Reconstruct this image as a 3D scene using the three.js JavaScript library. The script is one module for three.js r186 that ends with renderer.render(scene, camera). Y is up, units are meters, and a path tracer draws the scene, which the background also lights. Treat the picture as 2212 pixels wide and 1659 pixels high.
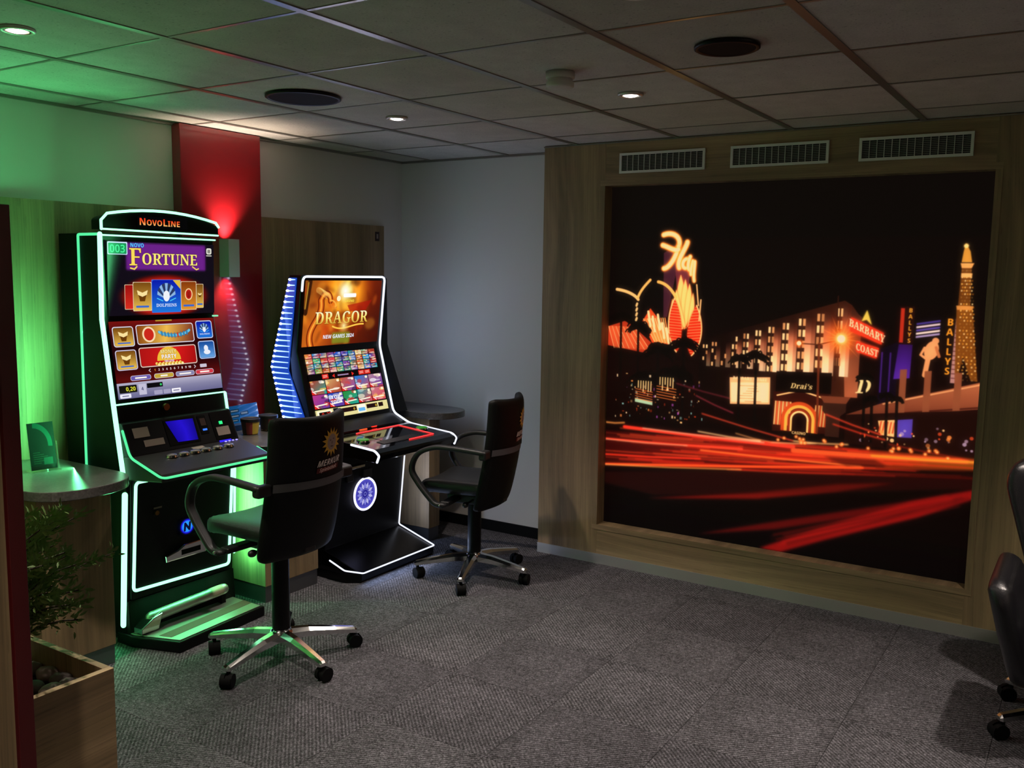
import * as THREE from 'three';
import { RoundedBoxGeometry } from 'three/addons/geometries/RoundedBoxGeometry.js';
import { mergeGeometries, mergeVertices } from 'three/addons/utils/BufferGeometryUtils.js';
import { RectAreaLightUniformsLib } from 'three/addons/lights/RectAreaLightUniformsLib.js';
RectAreaLightUniformsLib.init();

// ---------------------------------------------------------------- camera, exposure
const scene = new THREE.Scene();
scene.background = new THREE.Color(0x000000);
const camera = new THREE.PerspectiveCamera(45.1845, 4 / 3, 0.05, 40);
const DEG = Math.PI / 180;
camera.position.set(0, 1.7, 0);
camera.rotation.set(-6.8216 * DEG, -57.4594 * DEG, 0.8228 * DEG, 'YXZ');
const renderer = new THREE.WebGLRenderer({ antialias: true });
renderer.toneMapping = THREE.LinearToneMapping;
renderer.toneMappingExposure = 1.0;
renderer.shadowMap.enabled = true;

// ---------------------------------------------------------------- room and light settings
const CEIL = 2.4426, WALL_Z = -4.10, WALL_X = 4.99, NEAR_Z = 2.4, BACK_X = -1.6, CLAD_X = 4.76;
const SPOT = { color: '#ffeee2', power: 11, angle: 43 * DEG };
const GREEN = new THREE.Color(0.13, 1.0, 0.34), COOL = new THREE.Color(0.52, 0.64, 1.0);
const GREEN_SIDE = 260, GREEN_REAR = 50, GREEN_TOP = 36, GREEN_DOOR = 50, COOL_EDGE = 58, BLUE_RIBS = 5.0, SCONCE_UP = 2.4, SCONCE_DOWN = 0.7;
// ceiling downlights: tile centres of the 0.615 m grid (the last three stand behind the camera's view)
const DOWNLIGHTS = [
  [1.690, -2.940, 'ceiling spotlight near the green-lit wall'], [3.553, -2.950, 'ceiling spotlight above the chair at the white-edged machine'],
  [3.553, -1.708, 'ceiling spotlight between the smoke detector and the mural'], [2.306, -1.100, 'ceiling spotlight cut by the top of the picture'],
  [3.553, 0.137, 'ceiling spotlight above the leather armchair'], [0.460, -1.699, 'ceiling spotlight on the camera side of the low partition'], [1.075, 0.752, 'ceiling spotlight at the back of the room'],
];

// ---------------------------------------------------------------- random numbers and noise
function rng(seed) { let s = seed >>> 0; return () => { s = (s + 0x6d2b79f5) | 0; let t = Math.imul(s ^ (s >>> 15), 1 | s); t = (t + Math.imul(t ^ (t >>> 7), 61 | t)) ^ t; return ((t ^ (t >>> 14)) >>> 0) / 4294967296; }; }
const hash2 = (x, y) => { let h = Math.imul(x, 374761393) + Math.imul(y, 668265263); h = Math.imul(h ^ (h >>> 13), 1274126177); return ((h ^ (h >>> 16)) >>> 0) / 4294967296; };
function vnoise(x, y, wx = 0, wy = 0) {
  const ix = Math.floor(x), iy = Math.floor(y), fx = x - ix, fy = y - iy, sx = fx * fx * (3 - 2 * fx), sy = fy * fy * (3 - 2 * fy);
  const m = (a, w) => (w ? ((a % w) + w) % w : a);
  const a = hash2(m(ix, wx), m(iy, wy)), b = hash2(m(ix + 1, wx), m(iy, wy)), c = hash2(m(ix, wx), m(iy + 1, wy)), d = hash2(m(ix + 1, wx), m(iy + 1, wy));
  return a + (b - a) * sx + (c - a) * sy + (a - b - c + d) * sx * sy;
}

// ---------------------------------------------------------------- names, things, parts
const taken = new Map();
function numbered(name) { const n = taken.get(name) ?? 0; taken.set(name, n + 1); return n ? name + '_' + String(n).padStart(3, '0') : name; }
function shade(o) { o.castShadow = true; o.receiveShadow = true; return o; }
function thing(name, label, category, [x, y, z] = [0, 0, 0], turn = 0, group) {
  const o = new THREE.Group(); o.name = numbered(name); o.position.set(x, y, z); o.rotation.y = turn; scene.add(o);
  o.userData = { label, category }; if (group) o.userData.group = group;
  return o;
}
function structure(name, label, category) { const o = new THREE.Group(); o.name = name; o.userData = { label, category, kind: 'structure' }; scene.add(o); return o; }
function part(name, geo, mat, parent, label) { const m = shade(new THREE.Mesh(geo, mat)); m.name = name; if (label) m.userData.label = label; parent.add(m); return m; }
function single(name, geo, mat, label, category, group, kind) { const m = shade(new THREE.Mesh(geo, mat)); m.name = numbered(name); m.userData = { label, category }; if (group) m.userData.group = group; if (kind) m.userData.kind = kind; scene.add(m); return m; }

// ---------------------------------------------------------------- geometry helpers
const V = (x, y, z) => new THREE.Vector3(x, y, z);
function merge(list) { return mergeGeometries(list.map((g) => { const h = g.index ? g.toNonIndexed() : g; for (const k of Object.keys(h.attributes)) if (!['position', 'normal', 'uv'].includes(k)) h.deleteAttribute(k); return h; })); }
// texture coordinates in metres, from the side a face looks to
function metreUV(g, ox = 0, oy = 0) {
  const p = g.attributes.position, n = g.attributes.normal, uv = new Float32Array(p.count * 2);
  for (let i = 0; i < p.count; i++) {
    const ax = Math.abs(n.getX(i)), ay = Math.abs(n.getY(i)), az = Math.abs(n.getZ(i));
    const [u, v] = ax >= ay && ax >= az ? [p.getZ(i), p.getY(i)] : ay >= az ? [p.getX(i), p.getZ(i)] : [p.getX(i), p.getY(i)];
    uv[i * 2] = u + ox; uv[i * 2 + 1] = v + oy;
  }
  g.setAttribute('uv', new THREE.BufferAttribute(uv, 2)); return g;
}
// box given by its two corners
function box(x0, y0, z0, x1, y1, z1, r = 0) {
  const w = x1 - x0, h = y1 - y0, d = z1 - z0;
  const g = r > 0 ? new RoundedBoxGeometry(w, h, d, 2, r) : new THREE.BoxGeometry(w, h, d);
  g.translate((x0 + x1) / 2, (y0 + y1) / 2, (z0 + z1) / 2); return metreUV(g);
}
function cyl(r0, r1, h, seg = 24) { return new THREE.CylinderGeometry(r1, r0, h, seg).translate(0, h / 2, 0); }
// a side profile, points [z, y], carried across x from x0 to x1
function prism(points, x0, x1, bevel = 0) {
  const s = new THREE.Shape(points.map(([z, y]) => new THREE.Vector2(z, y)));
  const g = new THREE.ExtrudeGeometry(s, { depth: x1 - x0 - 2 * bevel, bevelEnabled: bevel > 0, bevelThickness: bevel, bevelSize: bevel, bevelOffset: -bevel, bevelSegments: 2, curveSegments: 10 });
  g.translate(0, 0, x0 + bevel);
  g.applyMatrix4(new THREE.Matrix4().set(0, 0, 1, 0, 0, 1, 0, 0, 1, 0, 0, 0, 0, 0, 0, 1));   // (shape x, shape y, depth) -> (z, y, x): mirrors, so turn the faces round
  return flip(metreUVafter(g));
}
function metreUVafter(g) { return g; }
function flip(g) {
  const h = g.index ? g.toNonIndexed() : g, p = h.attributes.position.array, u = h.attributes.uv?.array;
  for (let i = 0; i < p.length; i += 9) for (let k = 0; k < 3; k++) { const t = p[i + 3 + k]; p[i + 3 + k] = p[i + 6 + k]; p[i + 6 + k] = t; }
  if (u) for (let i = 0; i < u.length; i += 6) for (let k = 0; k < 2; k++) { const t = u[i + 2 + k]; u[i + 2 + k] = u[i + 4 + k]; u[i + 4 + k] = t; }
  h.computeVertexNormals(); return metreUV(h);
}
// a plan outline, points [x, z], raised from y0 to y1
function plan(points, y0, y1, bevel = 0, curve) {
  const s = points instanceof THREE.Shape ? points : new THREE.Shape(points.map(([x, z]) => new THREE.Vector2(x, -z)));
  const g = new THREE.ExtrudeGeometry(s, { depth: y1 - y0 - 2 * bevel, bevelEnabled: bevel > 0, bevelThickness: bevel, bevelSize: bevel, bevelOffset: -bevel, bevelSegments: 2, curveSegments: curve ?? 16 });
  g.translate(0, 0, y0 + bevel); g.rotateX(-Math.PI / 2); return metreUV(g);
}
// an outline in the front plane, points [x, y], from z0 to z1
function front(points, z0, z1, bevel = 0) {
  const s = points instanceof THREE.Shape ? points : new THREE.Shape(points.map(([x, y]) => new THREE.Vector2(x, y)));
  const g = new THREE.ExtrudeGeometry(s, { depth: z1 - z0 - 2 * bevel, bevelEnabled: bevel > 0, bevelThickness: bevel, bevelSize: bevel, bevelOffset: -bevel, bevelSegments: 2, curveSegments: 16 });
  g.translate(0, 0, z0 + bevel); return metreUV(g);
}
// round bar along a polyline whose corners are rounded with radius r
function rounded(points, r) {
  const path = new THREE.CurvePath(); let last = points[0].clone();
  for (let i = 1; i < points.length; i++) {
    const p = points[i], n = points[i + 1];
    if (!n || !r) { path.add(new THREE.LineCurve3(last, p.clone())); last = p.clone(); continue; }
    const a = p.clone().sub(last), b = n.clone().sub(p), k = Math.min(r, a.length() * 0.45, b.length() * 0.45);
    const s = p.clone().addScaledVector(a.normalize(), -k), e = p.clone().addScaledVector(b.normalize(), k);
    path.add(new THREE.LineCurve3(last, s)); path.add(new THREE.QuadraticBezierCurve3(s, p.clone(), e)); last = e;
  }
  return path;
}
function bar(points, radius, r = 0, seg = 8) {
  const path = rounded(points, r), list = [];
  for (const c of path.curves) if (c.getLength() > 1e-5) list.push(new THREE.TubeGeometry(c, c.isLineCurve3 ? 1 : 6, radius, seg, false));
  for (const p of points.slice(1, -1)) if (!r) list.push(new THREE.SphereGeometry(radius, seg, 6).translate(p.x, p.y, p.z));
  for (const p of [points[0], points[points.length - 1]]) list.push(new THREE.SphereGeometry(radius, seg, 6).translate(p.x, p.y, p.z));
  return merge(list);
}
// cushion: rounded rectangle of half sizes a, b, corner r, thickness t, domed edges; place(x, y, side) gives the point in space
function pillow(a, b, r, t, place, n = 22, power = 8) {
  const pos = [], uv = [], idx = [], N = n + 1;
  for (const side of [1, -1]) for (let j = 0; j < N; j++) for (let i = 0; i < N; i++) {
    const e = (k) => Math.sin(((k / n) * 2 - 1) * Math.PI / 2 * 0.96) / Math.sin(Math.PI / 2 * 0.96);
    const u = e(i), v = e(j); let x = u * a, y = v * b;
    const cx = Math.max(0, Math.abs(x) - (a - r)) / r, cy = Math.max(0, Math.abs(y) - (b - r)) / r;
    if (cx > 0 && cy > 0) { x = Math.sign(x) * (a - r + r * cx * Math.sqrt(1 - cy * cy / 2)); y = Math.sign(y) * (b - r + r * cy * Math.sqrt(1 - cx * cx / 2)); }
    const edge = Math.max(Math.abs(u), Math.abs(v)), h = (t / 2) * Math.sqrt(Math.max(0, 1 - Math.pow(edge, power)));
    const p = place(x, y, side * h); pos.push(p.x, p.y, p.z); uv.push(x, y);
  }
  for (let s = 0; s < 2; s++) for (let j = 0; j < n; j++) for (let i = 0; i < n; i++) {
    const q = s * N * N + j * N + i, f = s === 0 ? [q, q + 1, q + N, q + 1, q + N + 1, q + N] : [q, q + N, q + 1, q + 1, q + N, q + N + 1];
    idx.push(...f);
  }
  const g = new THREE.BufferGeometry();
  g.setAttribute('position', new THREE.Float32BufferAttribute(pos, 3)); g.setAttribute('uv', new THREE.Float32BufferAttribute(uv, 2)); g.setIndex(idx);
  const bare = g.clone(); bare.deleteAttribute('uv'); const w = mergeVertices(bare, 1e-5); w.computeVertexNormals(); w.setAttribute('uv', new THREE.Float32BufferAttribute(new Float32Array(w.attributes.position.count * 2), 2));
  return metreUV(w);
}
// flat-oval band swept along a curve that lies in the z-y plane; w across x, h in the plane
function band(curve, x, w, h, n = 48) {
  const pos = [], idx = [], S = 10;
  for (let i = 0; i <= n; i++) {
    const p = curve.getPointAt(i / n), t = curve.getTangentAt(i / n), nrm = V(0, -t.z, t.y).normalize(), k = i === 0 || i === n ? 0.55 : 1;
    for (let j = 0; j < S; j++) { const a = (j / S) * Math.PI * 2, ca = Math.cos(a), sa = Math.sin(a), e = 0.6; const cx = Math.sign(ca) * Math.pow(Math.abs(ca), e), sy = Math.sign(sa) * Math.pow(Math.abs(sa), e); pos.push(x + cx * w * k, p.y + nrm.y * sy * h * k, p.z + nrm.z * sy * h * k); }
  }
  for (let i = 0; i < n; i++) for (let j = 0; j < S; j++) { const a = i * S + j, b = i * S + (j + 1) % S, c = a + S, d = b + S; idx.push(a, b, c, b, d, c); }
  for (const [i, way] of [[0, 1], [n, -1]]) for (let j = 1; j < S - 1; j++) idx.push(...(way > 0 ? [i * S, i * S + j + 1, i * S + j] : [i * S, i * S + j, i * S + j + 1]));
  const g = new THREE.BufferGeometry(); g.setAttribute('position', new THREE.Float32BufferAttribute(pos, 3)); g.setIndex(idx); g.computeVertexNormals(); g.setAttribute('uv', new THREE.Float32BufferAttribute(new Float32Array(pos.length / 3 * 2), 2));
  return metreUV(g);
}
// flat picture on four corners: bottom left, bottom right, top right, top left
function quad(bl, br, tr, tl) {
  const g = new THREE.BufferGeometry(); g.setAttribute('position', new THREE.Float32BufferAttribute([...bl.toArray(), ...br.toArray(), ...tr.toArray(), ...tl.toArray()], 3));
  g.setAttribute('uv', new THREE.Float32BufferAttribute([0, 0, 1, 0, 1, 1, 0, 1], 2)); g.setIndex([0, 1, 2, 0, 2, 3]); g.computeVertexNormals(); return g;
}
function roundRect(w, h, r, cx = 0, cy = 0) {
  const s = new THREE.Shape(), x0 = cx - w / 2, x1 = cx + w / 2, y0 = cy - h / 2, y1 = cy + h / 2;
  s.moveTo(x0 + r, y0); s.lineTo(x1 - r, y0); s.quadraticCurveTo(x1, y0, x1, y0 + r); s.lineTo(x1, y1 - r); s.quadraticCurveTo(x1, y1, x1 - r, y1); s.lineTo(x0 + r, y1); s.quadraticCurveTo(x0, y1, x0, y1 - r); s.lineTo(x0, y0 + r); s.quadraticCurveTo(x0, y0, x0 + r, y0); return s;
}
function areaLight(color, strength, w, h, at, towards, parent) {
  const l = new THREE.RectAreaLight(color, strength, w, h); l.position.copy(at); parent.add(l); parent.updateWorldMatrix(true, false);
  const d = towards.clone().normalize(), up = Math.abs(d.y) > 0.9 ? V(1, 0, 0) : V(0, 1, 0);
  l.up.copy(up); l.quaternion.setFromRotationMatrix(new THREE.Matrix4().lookAt(V(0, 0, 0), d, up)); return l;      // a light's -z looks along d
}

// ---------------------------------------------------------------- textures and materials
function dataTex(w, h, fn, srgb = true) {
  const a = new Uint8Array(w * h * 4);
  for (let y = 0; y < h; y++) for (let x = 0; x < w; x++) { const c = fn(x / w, y / h), o = (y * w + x) * 4; a[o] = Math.max(0, Math.min(255, c[0])); a[o + 1] = Math.max(0, Math.min(255, c[1])); a[o + 2] = Math.max(0, Math.min(255, c[2])); a[o + 3] = 255; }
  const t = new THREE.DataTexture(a, w, h); t.wrapS = t.wrapT = THREE.RepeatWrapping; t.magFilter = THREE.LinearFilter; t.minFilter = THREE.LinearMipmapLinearFilter; t.generateMipmaps = true; if (srgb) t.colorSpace = THREE.SRGBColorSpace; t.needsUpdate = true; return t;
}
function sized(t, w, h, turn = 0) { const c = t.clone(); c.repeat.set(1 / w, 1 / h); c.rotation = turn; c.needsUpdate = true; return c; }
function canvasTex(w, h, draw) { const c = document.createElement('canvas'); c.width = w; c.height = h; draw(c.getContext('2d'), w, h); const t = new THREE.CanvasTexture(c); t.colorSpace = THREE.SRGBColorSpace; t.magFilter = THREE.LinearFilter; return t; }
const std = (o) => new THREE.MeshStandardMaterial(o), phys = (o) => new THREE.MeshPhysicalMaterial(o);

// oak veneer, grain along v
function oak(u, v) {
  const warp = vnoise(u * 6, v * 3, 6, 3) * 0.035, uu = u + warp;
  const bands = vnoise(uu * 14, v * 2, 14, 2), wide = vnoise(uu * 5, v * 1, 5, 1), fine = vnoise(uu * 170, v * 7, 170, 7), pore = vnoise(uu * 420, v * 22, 420, 22);
  const cath = 0.5 + 0.5 * Math.sin((uu * 26 + vnoise(u * 4, v * 4, 4, 4) * 3.2) * Math.PI * 2 / 2);
  let t = 0.78 + 0.16 * (bands - 0.5) + 0.2 * (wide - 0.5) + 0.09 * (fine - 0.5) + 0.05 * (cath - 0.5); if (pore > 0.83) t -= 0.07;
  return [198 * t, 168 * t * (0.99 + 0.03 * wide), 122 * t * (0.97 + 0.05 * bands)];
}
const oakTex = dataTex(1024, 1024, oak), oakTexH = sized(oakTex, 1, 1, Math.PI / 2);
const oakV = std({ map: sized(oakTex, 0.9, 1.9), roughness: 0.62 });
const oakV2 = std({ map: (() => { const t = sized(oakTex, 1.15, 2.3); t.offset.set(0.37, 0.21); return t; })(), roughness: 0.62 });
const oakH = std({ map: (() => { const t = oakTex.clone(); t.matrixAutoUpdate = false; t.matrix.set(0, 1 / 0.8, 0.13, 1 / 1.9, 0, 0.4, 0, 0, 1); t.needsUpdate = true; return t; })(), roughness: 0.62 });
const paintTex = dataTex(256, 256, (u, v) => { const n = 126 + 40 * (vnoise(u * 64, v * 64, 64, 64) - 0.5) + 30 * (vnoise(u * 128, v * 128, 128, 128) - 0.5); return [n, n, n]; }, false);
const wallWhite = std({ color: '#cfccc6', roughness: 0.85, bumpMap: sized(paintTex, 0.25, 0.25), bumpScale: 0.0006 });
const tileTex = dataTex(512, 512, (u, v) => {
  let n = 196 + 12 * (vnoise(u * 9, v * 9, 9, 9) - 0.5) + 16 * (vnoise(u * 170, v * 170, 170, 170) - 0.5); const pit = vnoise(u * 90, v * 90, 90, 90); if (pit > 0.9) n -= 34; return [n, n * 0.985, n * 0.95];
});
const ceilTile = std({ map: sized(tileTex, 0.6, 0.6), roughness: 0.95 });
const ceilTile2 = std({ map: (() => { const t = sized(tileTex, 0.6, 0.6); t.offset.set(0.31, 0.47); return t; })(), color: '#f1efea', roughness: 0.95 });
const gridMain = std({ color: '#8f8c85', roughness: 0.3, metalness: 0.7 });
// carpet tile: ribs run across the tile's diagonal, pile noise between
const RIB = 0.0135;
const carpetDraw = (u, v) => {
  const d = (u - v) * 0.5 / Math.SQRT2, rib = 0.5 + 0.5 * Math.cos((d / RIB) * Math.PI * 2), pile = vnoise(u * 180, v * 180), clump = vnoise(u * 70, v * 70), wear = vnoise(u * 5, v * 5);
  const t = 0.50 + 0.26 * (rib - 0.5) + 0.5 * (pile - 0.5) + 0.3 * (clump - 0.5) + 0.1 * (wear - 0.5);
  return [143 * t, 141 * t, 148 * t];
};
const carpetTex = dataTex(512, 512, carpetDraw), carpetBump = dataTex(512, 512, (u, v) => { const d = (u - v) * 0.5 / Math.SQRT2, h = 255 * (0.25 + 0.35 * (0.5 + 0.5 * Math.cos((d / RIB) * Math.PI * 2)) + 0.4 * vnoise(u * 210, v * 210)); return [h, h, h]; }, false);
const carpet = [std({ map: carpetTex, bumpMap: carpetBump, bumpScale: 0.004, roughness: 1 }), std({ map: carpetTex, bumpMap: carpetBump, bumpScale: 0.004, roughness: 1, color: '#efeef0' })];
const subfloor = std({ color: '#3a393b', roughness: 1 });
const redLacquer = phys({ color: '#8c0f17', roughness: 0.35, clearcoat: 1, clearcoatRoughness: 0.06 });
const redEdge = std({ color: '#4c090c', roughness: 0.45 });
const blackGloss = phys({ color: '#040405', roughness: 0.3, specularIntensity: 0.55 });
const blackMirror = phys({ color: '#030304', roughness: 0.07 });
const cabinetBlack = phys({ color: '#040405', roughness: 0.5, specularIntensity: 0.3 });
const blackSatin = phys({ color: '#060607', roughness: 0.45, specularIntensity: 0.4 });
const blackMatt = phys({ color: '#060606', roughness: 0.8, specularIntensity: 0.4 });
const blackPlastic = std({ color: '#131314', roughness: 0.5 });
const leatherTex = dataTex(256, 256, (u, v) => { const n = 128 + 110 * (vnoise(u * 60, v * 60, 60, 60) - 0.5) + 60 * (vnoise(u * 120, v * 120, 120, 120) - 0.5); return [n, n, n]; }, false);
const leather = phys({ color: '#070707', roughness: 0.55, specularIntensity: 0.45, bumpMap: sized(leatherTex, 0.12, 0.12), bumpScale: 0.0006 });
const leatherSeat = phys({ color: '#121213', roughness: 0.5, bumpMap: sized(leatherTex, 0.12, 0.12), bumpScale: 0.0006 });
const chrome = std({ color: '#d9d9d6', roughness: 0.12, metalness: 1 });
const steelTex = dataTex(256, 256, (u, v) => { const n = 150 + 60 * (vnoise(u * 3, v * 250, 3, 250) - 0.5); return [n, n, n]; }, false);
const steel = std({ color: '#c9c7c0', roughness: 0.42, metalness: 0.75, bumpMap: sized(steelTex, 0.4, 0.1), bumpScale: 0.0002 });
const footSteel = std({ color: '#a9aba6', roughness: 0.42, metalness: 0.85, bumpMap: sized(steelTex, 0.5, 0.15), bumpScale: 0.0003 });
const counterTex = dataTex(512, 512, (u, v) => { const n = 84 + 16 * (vnoise(u * 8, v * 8, 8, 8) - 0.5) + 26 * (vnoise(u * 90, v * 90, 90, 90) - 0.5); return [n, n * 0.97, n * 0.94]; });
const counterTop = phys({ map: sized(counterTex, 0.5, 0.5), roughness: 0.32, clearcoat: 0.2, clearcoatRoughness: 0.25 });
const plinthSteel = std({ color: '#77787a', roughness: 0.4, metalness: 0.9 });
const whitePlastic = std({ color: '#c9c8c2', roughness: 0.55 });
const ventWhite = std({ color: '#dfe0d8', roughness: 0.5, metalness: 0.1 });
const ledGreen = std({ color: '#0a2414', emissive: new THREE.Color(0.28, 1.0, 0.50), emissiveIntensity: 2.6, roughness: 0.4 });
const ledGreenSoft = std({ color: '#0a2414', emissive: new THREE.Color(0.10, 0.95, 0.38), emissiveIntensity: 1.0, roughness: 0.4 });
const ledWhite = std({ color: '#20222a', emissive: new THREE.Color(0.80, 0.84, 1.0), emissiveIntensity: 1.25, roughness: 0.4 });
const glow = (hex, k) => std({ color: '#050505', emissive: new THREE.Color(hex), emissiveIntensity: k, roughness: 0.3 });
const litPrint = (tex, k) => phys({ color: '#000000', emissive: '#ffffff', emissiveMap: tex, emissiveIntensity: k, roughness: 0.6, specularIntensity: 0.3 });
const lit = (tex, k) => phys({ color: '#000000', emissive: '#ffffff', emissiveMap: tex, emissiveIntensity: k, roughness: 0.4, specularIntensity: 0.12 });

// ---------------------------------------------------------------- flat prints and screen pictures
const poly = (g, pts, fill) => { g.beginPath(); pts.forEach(([x, y], i) => (i ? g.lineTo(x, y) : g.moveTo(x, y))); g.closePath(); if (fill) { g.fillStyle = fill; g.fill(); } };
const line = (g, pts, color, w) => { g.beginPath(); pts.forEach(([x, y], i) => (i ? g.lineTo(x, y) : g.moveTo(x, y))); g.strokeStyle = color; g.lineWidth = w; g.lineCap = 'round'; g.lineJoin = 'round'; g.stroke(); };
const curve = (g, p, color, w) => { g.beginPath(); g.moveTo(p[0], p[1]); g.bezierCurveTo(p[2], p[3], p[4], p[5], p[6], p[7]); g.strokeStyle = color; g.lineWidth = w; g.lineCap = 'round'; g.stroke(); };
const rr = (g, x, y, w, h, r, fill) => { g.beginPath(); g.roundRect(x, y, w, h, r); if (fill) { g.fillStyle = fill; g.fill(); } };
const glowOn = (g, c, b) => { g.shadowColor = c; g.shadowBlur = b; }, glowOff = (g) => { g.shadowColor = 'transparent'; g.shadowBlur = 0; };
function grad(g, x0, y0, x1, y1, ...stops) { const l = g.createLinearGradient(x0, y0, x1, y1); stops.forEach(([t, c]) => l.addColorStop(t, c)); return l; }
function radial(g, x, y, r, ...stops) { const l = g.createRadialGradient(x, y, 0, x, y, r); stops.forEach(([t, c]) => l.addColorStop(t, c)); return l; }
function text(g, s, x, y, font, fill, align = 'center') { g.font = font; g.textAlign = align; g.textBaseline = 'middle'; g.fillStyle = fill; g.fillText(s, x, y); }

// night street with neon signs and red light trails; 1000 x 1000 units
const muralTex = canvasTex(2048, 2048, (g, W) => {
  const R = rng(77); g.scale(W / 1000, W / 1000);
  g.fillStyle = grad(g, 0, 0, 0, 1000, [0, '#0a0605'], [0.3, '#0b0605'], [0.55, '#120605'], [0.75, '#0c0403'], [1, '#050203']); g.fillRect(0, 0, 1000, 1000);
  // long hotel front in perspective: ribs lit from below, pairs of windows between them
  const roof = (x) => 432 - (x - 285) * 0.312, foot = (x) => 500 + (x - 285) * 0.03;
  poly(g, [[285, roof(285)], [672, roof(672)], [690, 322], [716, 356], [716, 560], [285, 600]], grad(g, 285, 0, 700, 0, [0, '#0e0605'], [0.5, '#1c0c09'], [1, '#38190f']));
  poly(g, [[668, 312], [716, 352], [716, 560], [684, 560]], grad(g, 0, 310, 0, 560, [0, '#2c140f'], [1, '#a0583e']));
  const bays = [292, 318, 346, 376, 407, 440, 475, 513, 555, 602, 652, 690];
  for (let i = 0; i + 1 < bays.length; i++) {
    const x0 = bays[i], w = bays[i + 1] - x0, near = i / 10, cw = w * (0.44 + 0.16 * near), top = roof(x0) + 26 - 20 * near, bot = 508 - (i < 5 ? 4 : 0), k = i < 3 ? 0.35 : i < 6 ? 0.8 : 1;
    g.globalAlpha = k; g.fillStyle = grad(g, 0, top, 0, bot, [0, 'rgba(60,26,18,0.2)'], [0.3, '#a8604a'], [0.7, '#ffc09c'], [1, '#ffecd0']); g.fillRect(x0 + w - cw, top, cw, bot - top); g.fillStyle = 'rgba(60,16,8,0.3)'; g.fillRect(x0 + w - cw * 0.4, top, cw * 0.4, bot - top); g.globalAlpha = 1;
    const ww = (w - cw) * 0.34, wh = 10 + 11 * near; for (let r = 0; r < 6; r++) { const y = roof(x0) + 14 + r * (17 + 15 * near); if (y > bot - wh) break; for (let q = 0; q < 2; q++) { if (i < 4 && R() < 0.35) continue; g.fillStyle = ['#e6bd8c', '#f7dcae', '#d0986a', '#b07a52'][Math.floor(R() * 4)]; g.fillRect(x0 + 3 + q * (ww + 4), y, ww, wh); } }
  }
  // lit marquee
  poly(g, [[376, 531], [489, 523], [491, 597], [380, 605]], '#e8b487'); poly(g, [[380, 545], [486, 538], [487, 592], [383, 599]], '#f6dcb4');
  for (let k = 0; k < 7; k++) line(g, [[400 + R() * 30, 552 + k * 7], [430 + R() * 48, 550 + k * 7]], 'rgba(120,60,40,0.55)', 2);
  text(g, 'BARBARY COAST', 433, 531, 'bold 11px serif', '#ffe6c0');
  // entrance with bulb-edged arches
  poly(g, [[500, 560], [645, 556], [650, 662], [500, 668]], '#2a0c08');
  for (let k = 0; k < 9; k++) { poly(g, [[505 + k * 5, 585], [509 + k * 5, 585], [507 + k * 5, 650], [503 + k * 5, 650]], k % 2 ? '#d9552e' : '#f2c487'); poly(g, [[612 + k * 4, 588], [615 + k * 4, 588], [612 + k * 4, 645], [609 + k * 4, 645]], k % 2 ? '#c8431f' : '#f0c080'); }
  g.lineCap = 'butt';
  for (const [r, c, w] of [[44, '#b8401c', 10], [36, '#f3b24d', 8], [27, '#7a1f10', 7], [22, '#ffd98a', 5]]) { g.beginPath(); g.arc(572, 632, r, Math.PI, 0); g.lineTo(572 + r, 664); g.moveTo(572 - r, 632); g.lineTo(572 - r, 664); g.strokeStyle = c; g.lineWidth = w; g.stroke(); }
  g.fillStyle = '#140605'; g.beginPath(); g.arc(572, 634, 18, Math.PI, 0); g.fill(); g.fillRect(554, 634, 36, 30);
  for (let k = 0; k < 15; k++) { const a = Math.PI + (k / 14) * Math.PI; g.fillStyle = '#fff2c8'; g.beginPath(); g.arc(572 + Math.cos(a) * 22, 632 + Math.sin(a) * 22, 1.7, 0, 7); g.fill(); }
  line(g, [[510, 570], [545, 560], [572, 553], [600, 560], [640, 570]], '#ffd79a', 4); poly(g, [[505, 505], [650, 500], [650, 556], [505, 560]], '#0d0504');
  text(g, "Drai's", 572, 541, 'italic bold 19px serif', '#f7e2a2'); text(g, 'CASINO', 572, 668, 'bold 10px sans-serif', '#ffe0a0');
  // street lamps
  line(g, [[613, 425], [619, 660]], '#5a2414', 6); line(g, [[561, 427], [612, 428], [668, 411]], '#3c1a10', 3); line(g, [[655, 300], [658, 520]], '#2a120c', 3);
  for (const [x, y, r, n] of [[561, 427, 16, 0], [668, 410, 62, 18]]) {
    g.fillStyle = radial(g, x, y, r, [0, '#fff2c0'], [0.16, '#ffcf7a'], [0.3, 'rgba(255,120,40,0.75)'], [1, 'rgba(160,40,10,0)']); g.fillRect(x - r, y - r, 2 * r, 2 * r);
    for (let k = 0; k < n; k++) { const a = k / n * Math.PI * 2 + 0.1, q = r * (k % 2 ? 0.65 : 1.1); poly(g, [[x + Math.cos(a + 0.2) * 5, y + Math.sin(a + 0.2) * 5], [x + Math.cos(a) * q, y + Math.sin(a) * q], [x + Math.cos(a - 0.2) * 5, y + Math.sin(a - 0.2) * 5]], 'rgba(255,150,70,0.75)'); }
    g.fillStyle = '#fff3cf'; g.beginPath(); g.arc(x, y, r > 30 ? 10 : 6, 0, 7); g.fill();
  }
  // red sign on the corner, two lines
  glowOn(g, '#ff3a1a', 16); poly(g, [[690, 353], [771, 390], [767, 420], [689, 388]], '#d8301a'); poly(g, [[706, 414], [762, 429], [757, 456], [709, 441]], '#d8301a'); glowOff(g);
  g.save(); g.transform(1, 0.457, -0.02, 1, 730, 387); g.scale(0.82, 1.2); text(g, 'BARBARY', 0, 0, 'bold 22px serif', '#fff0d2'); g.restore();
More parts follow.
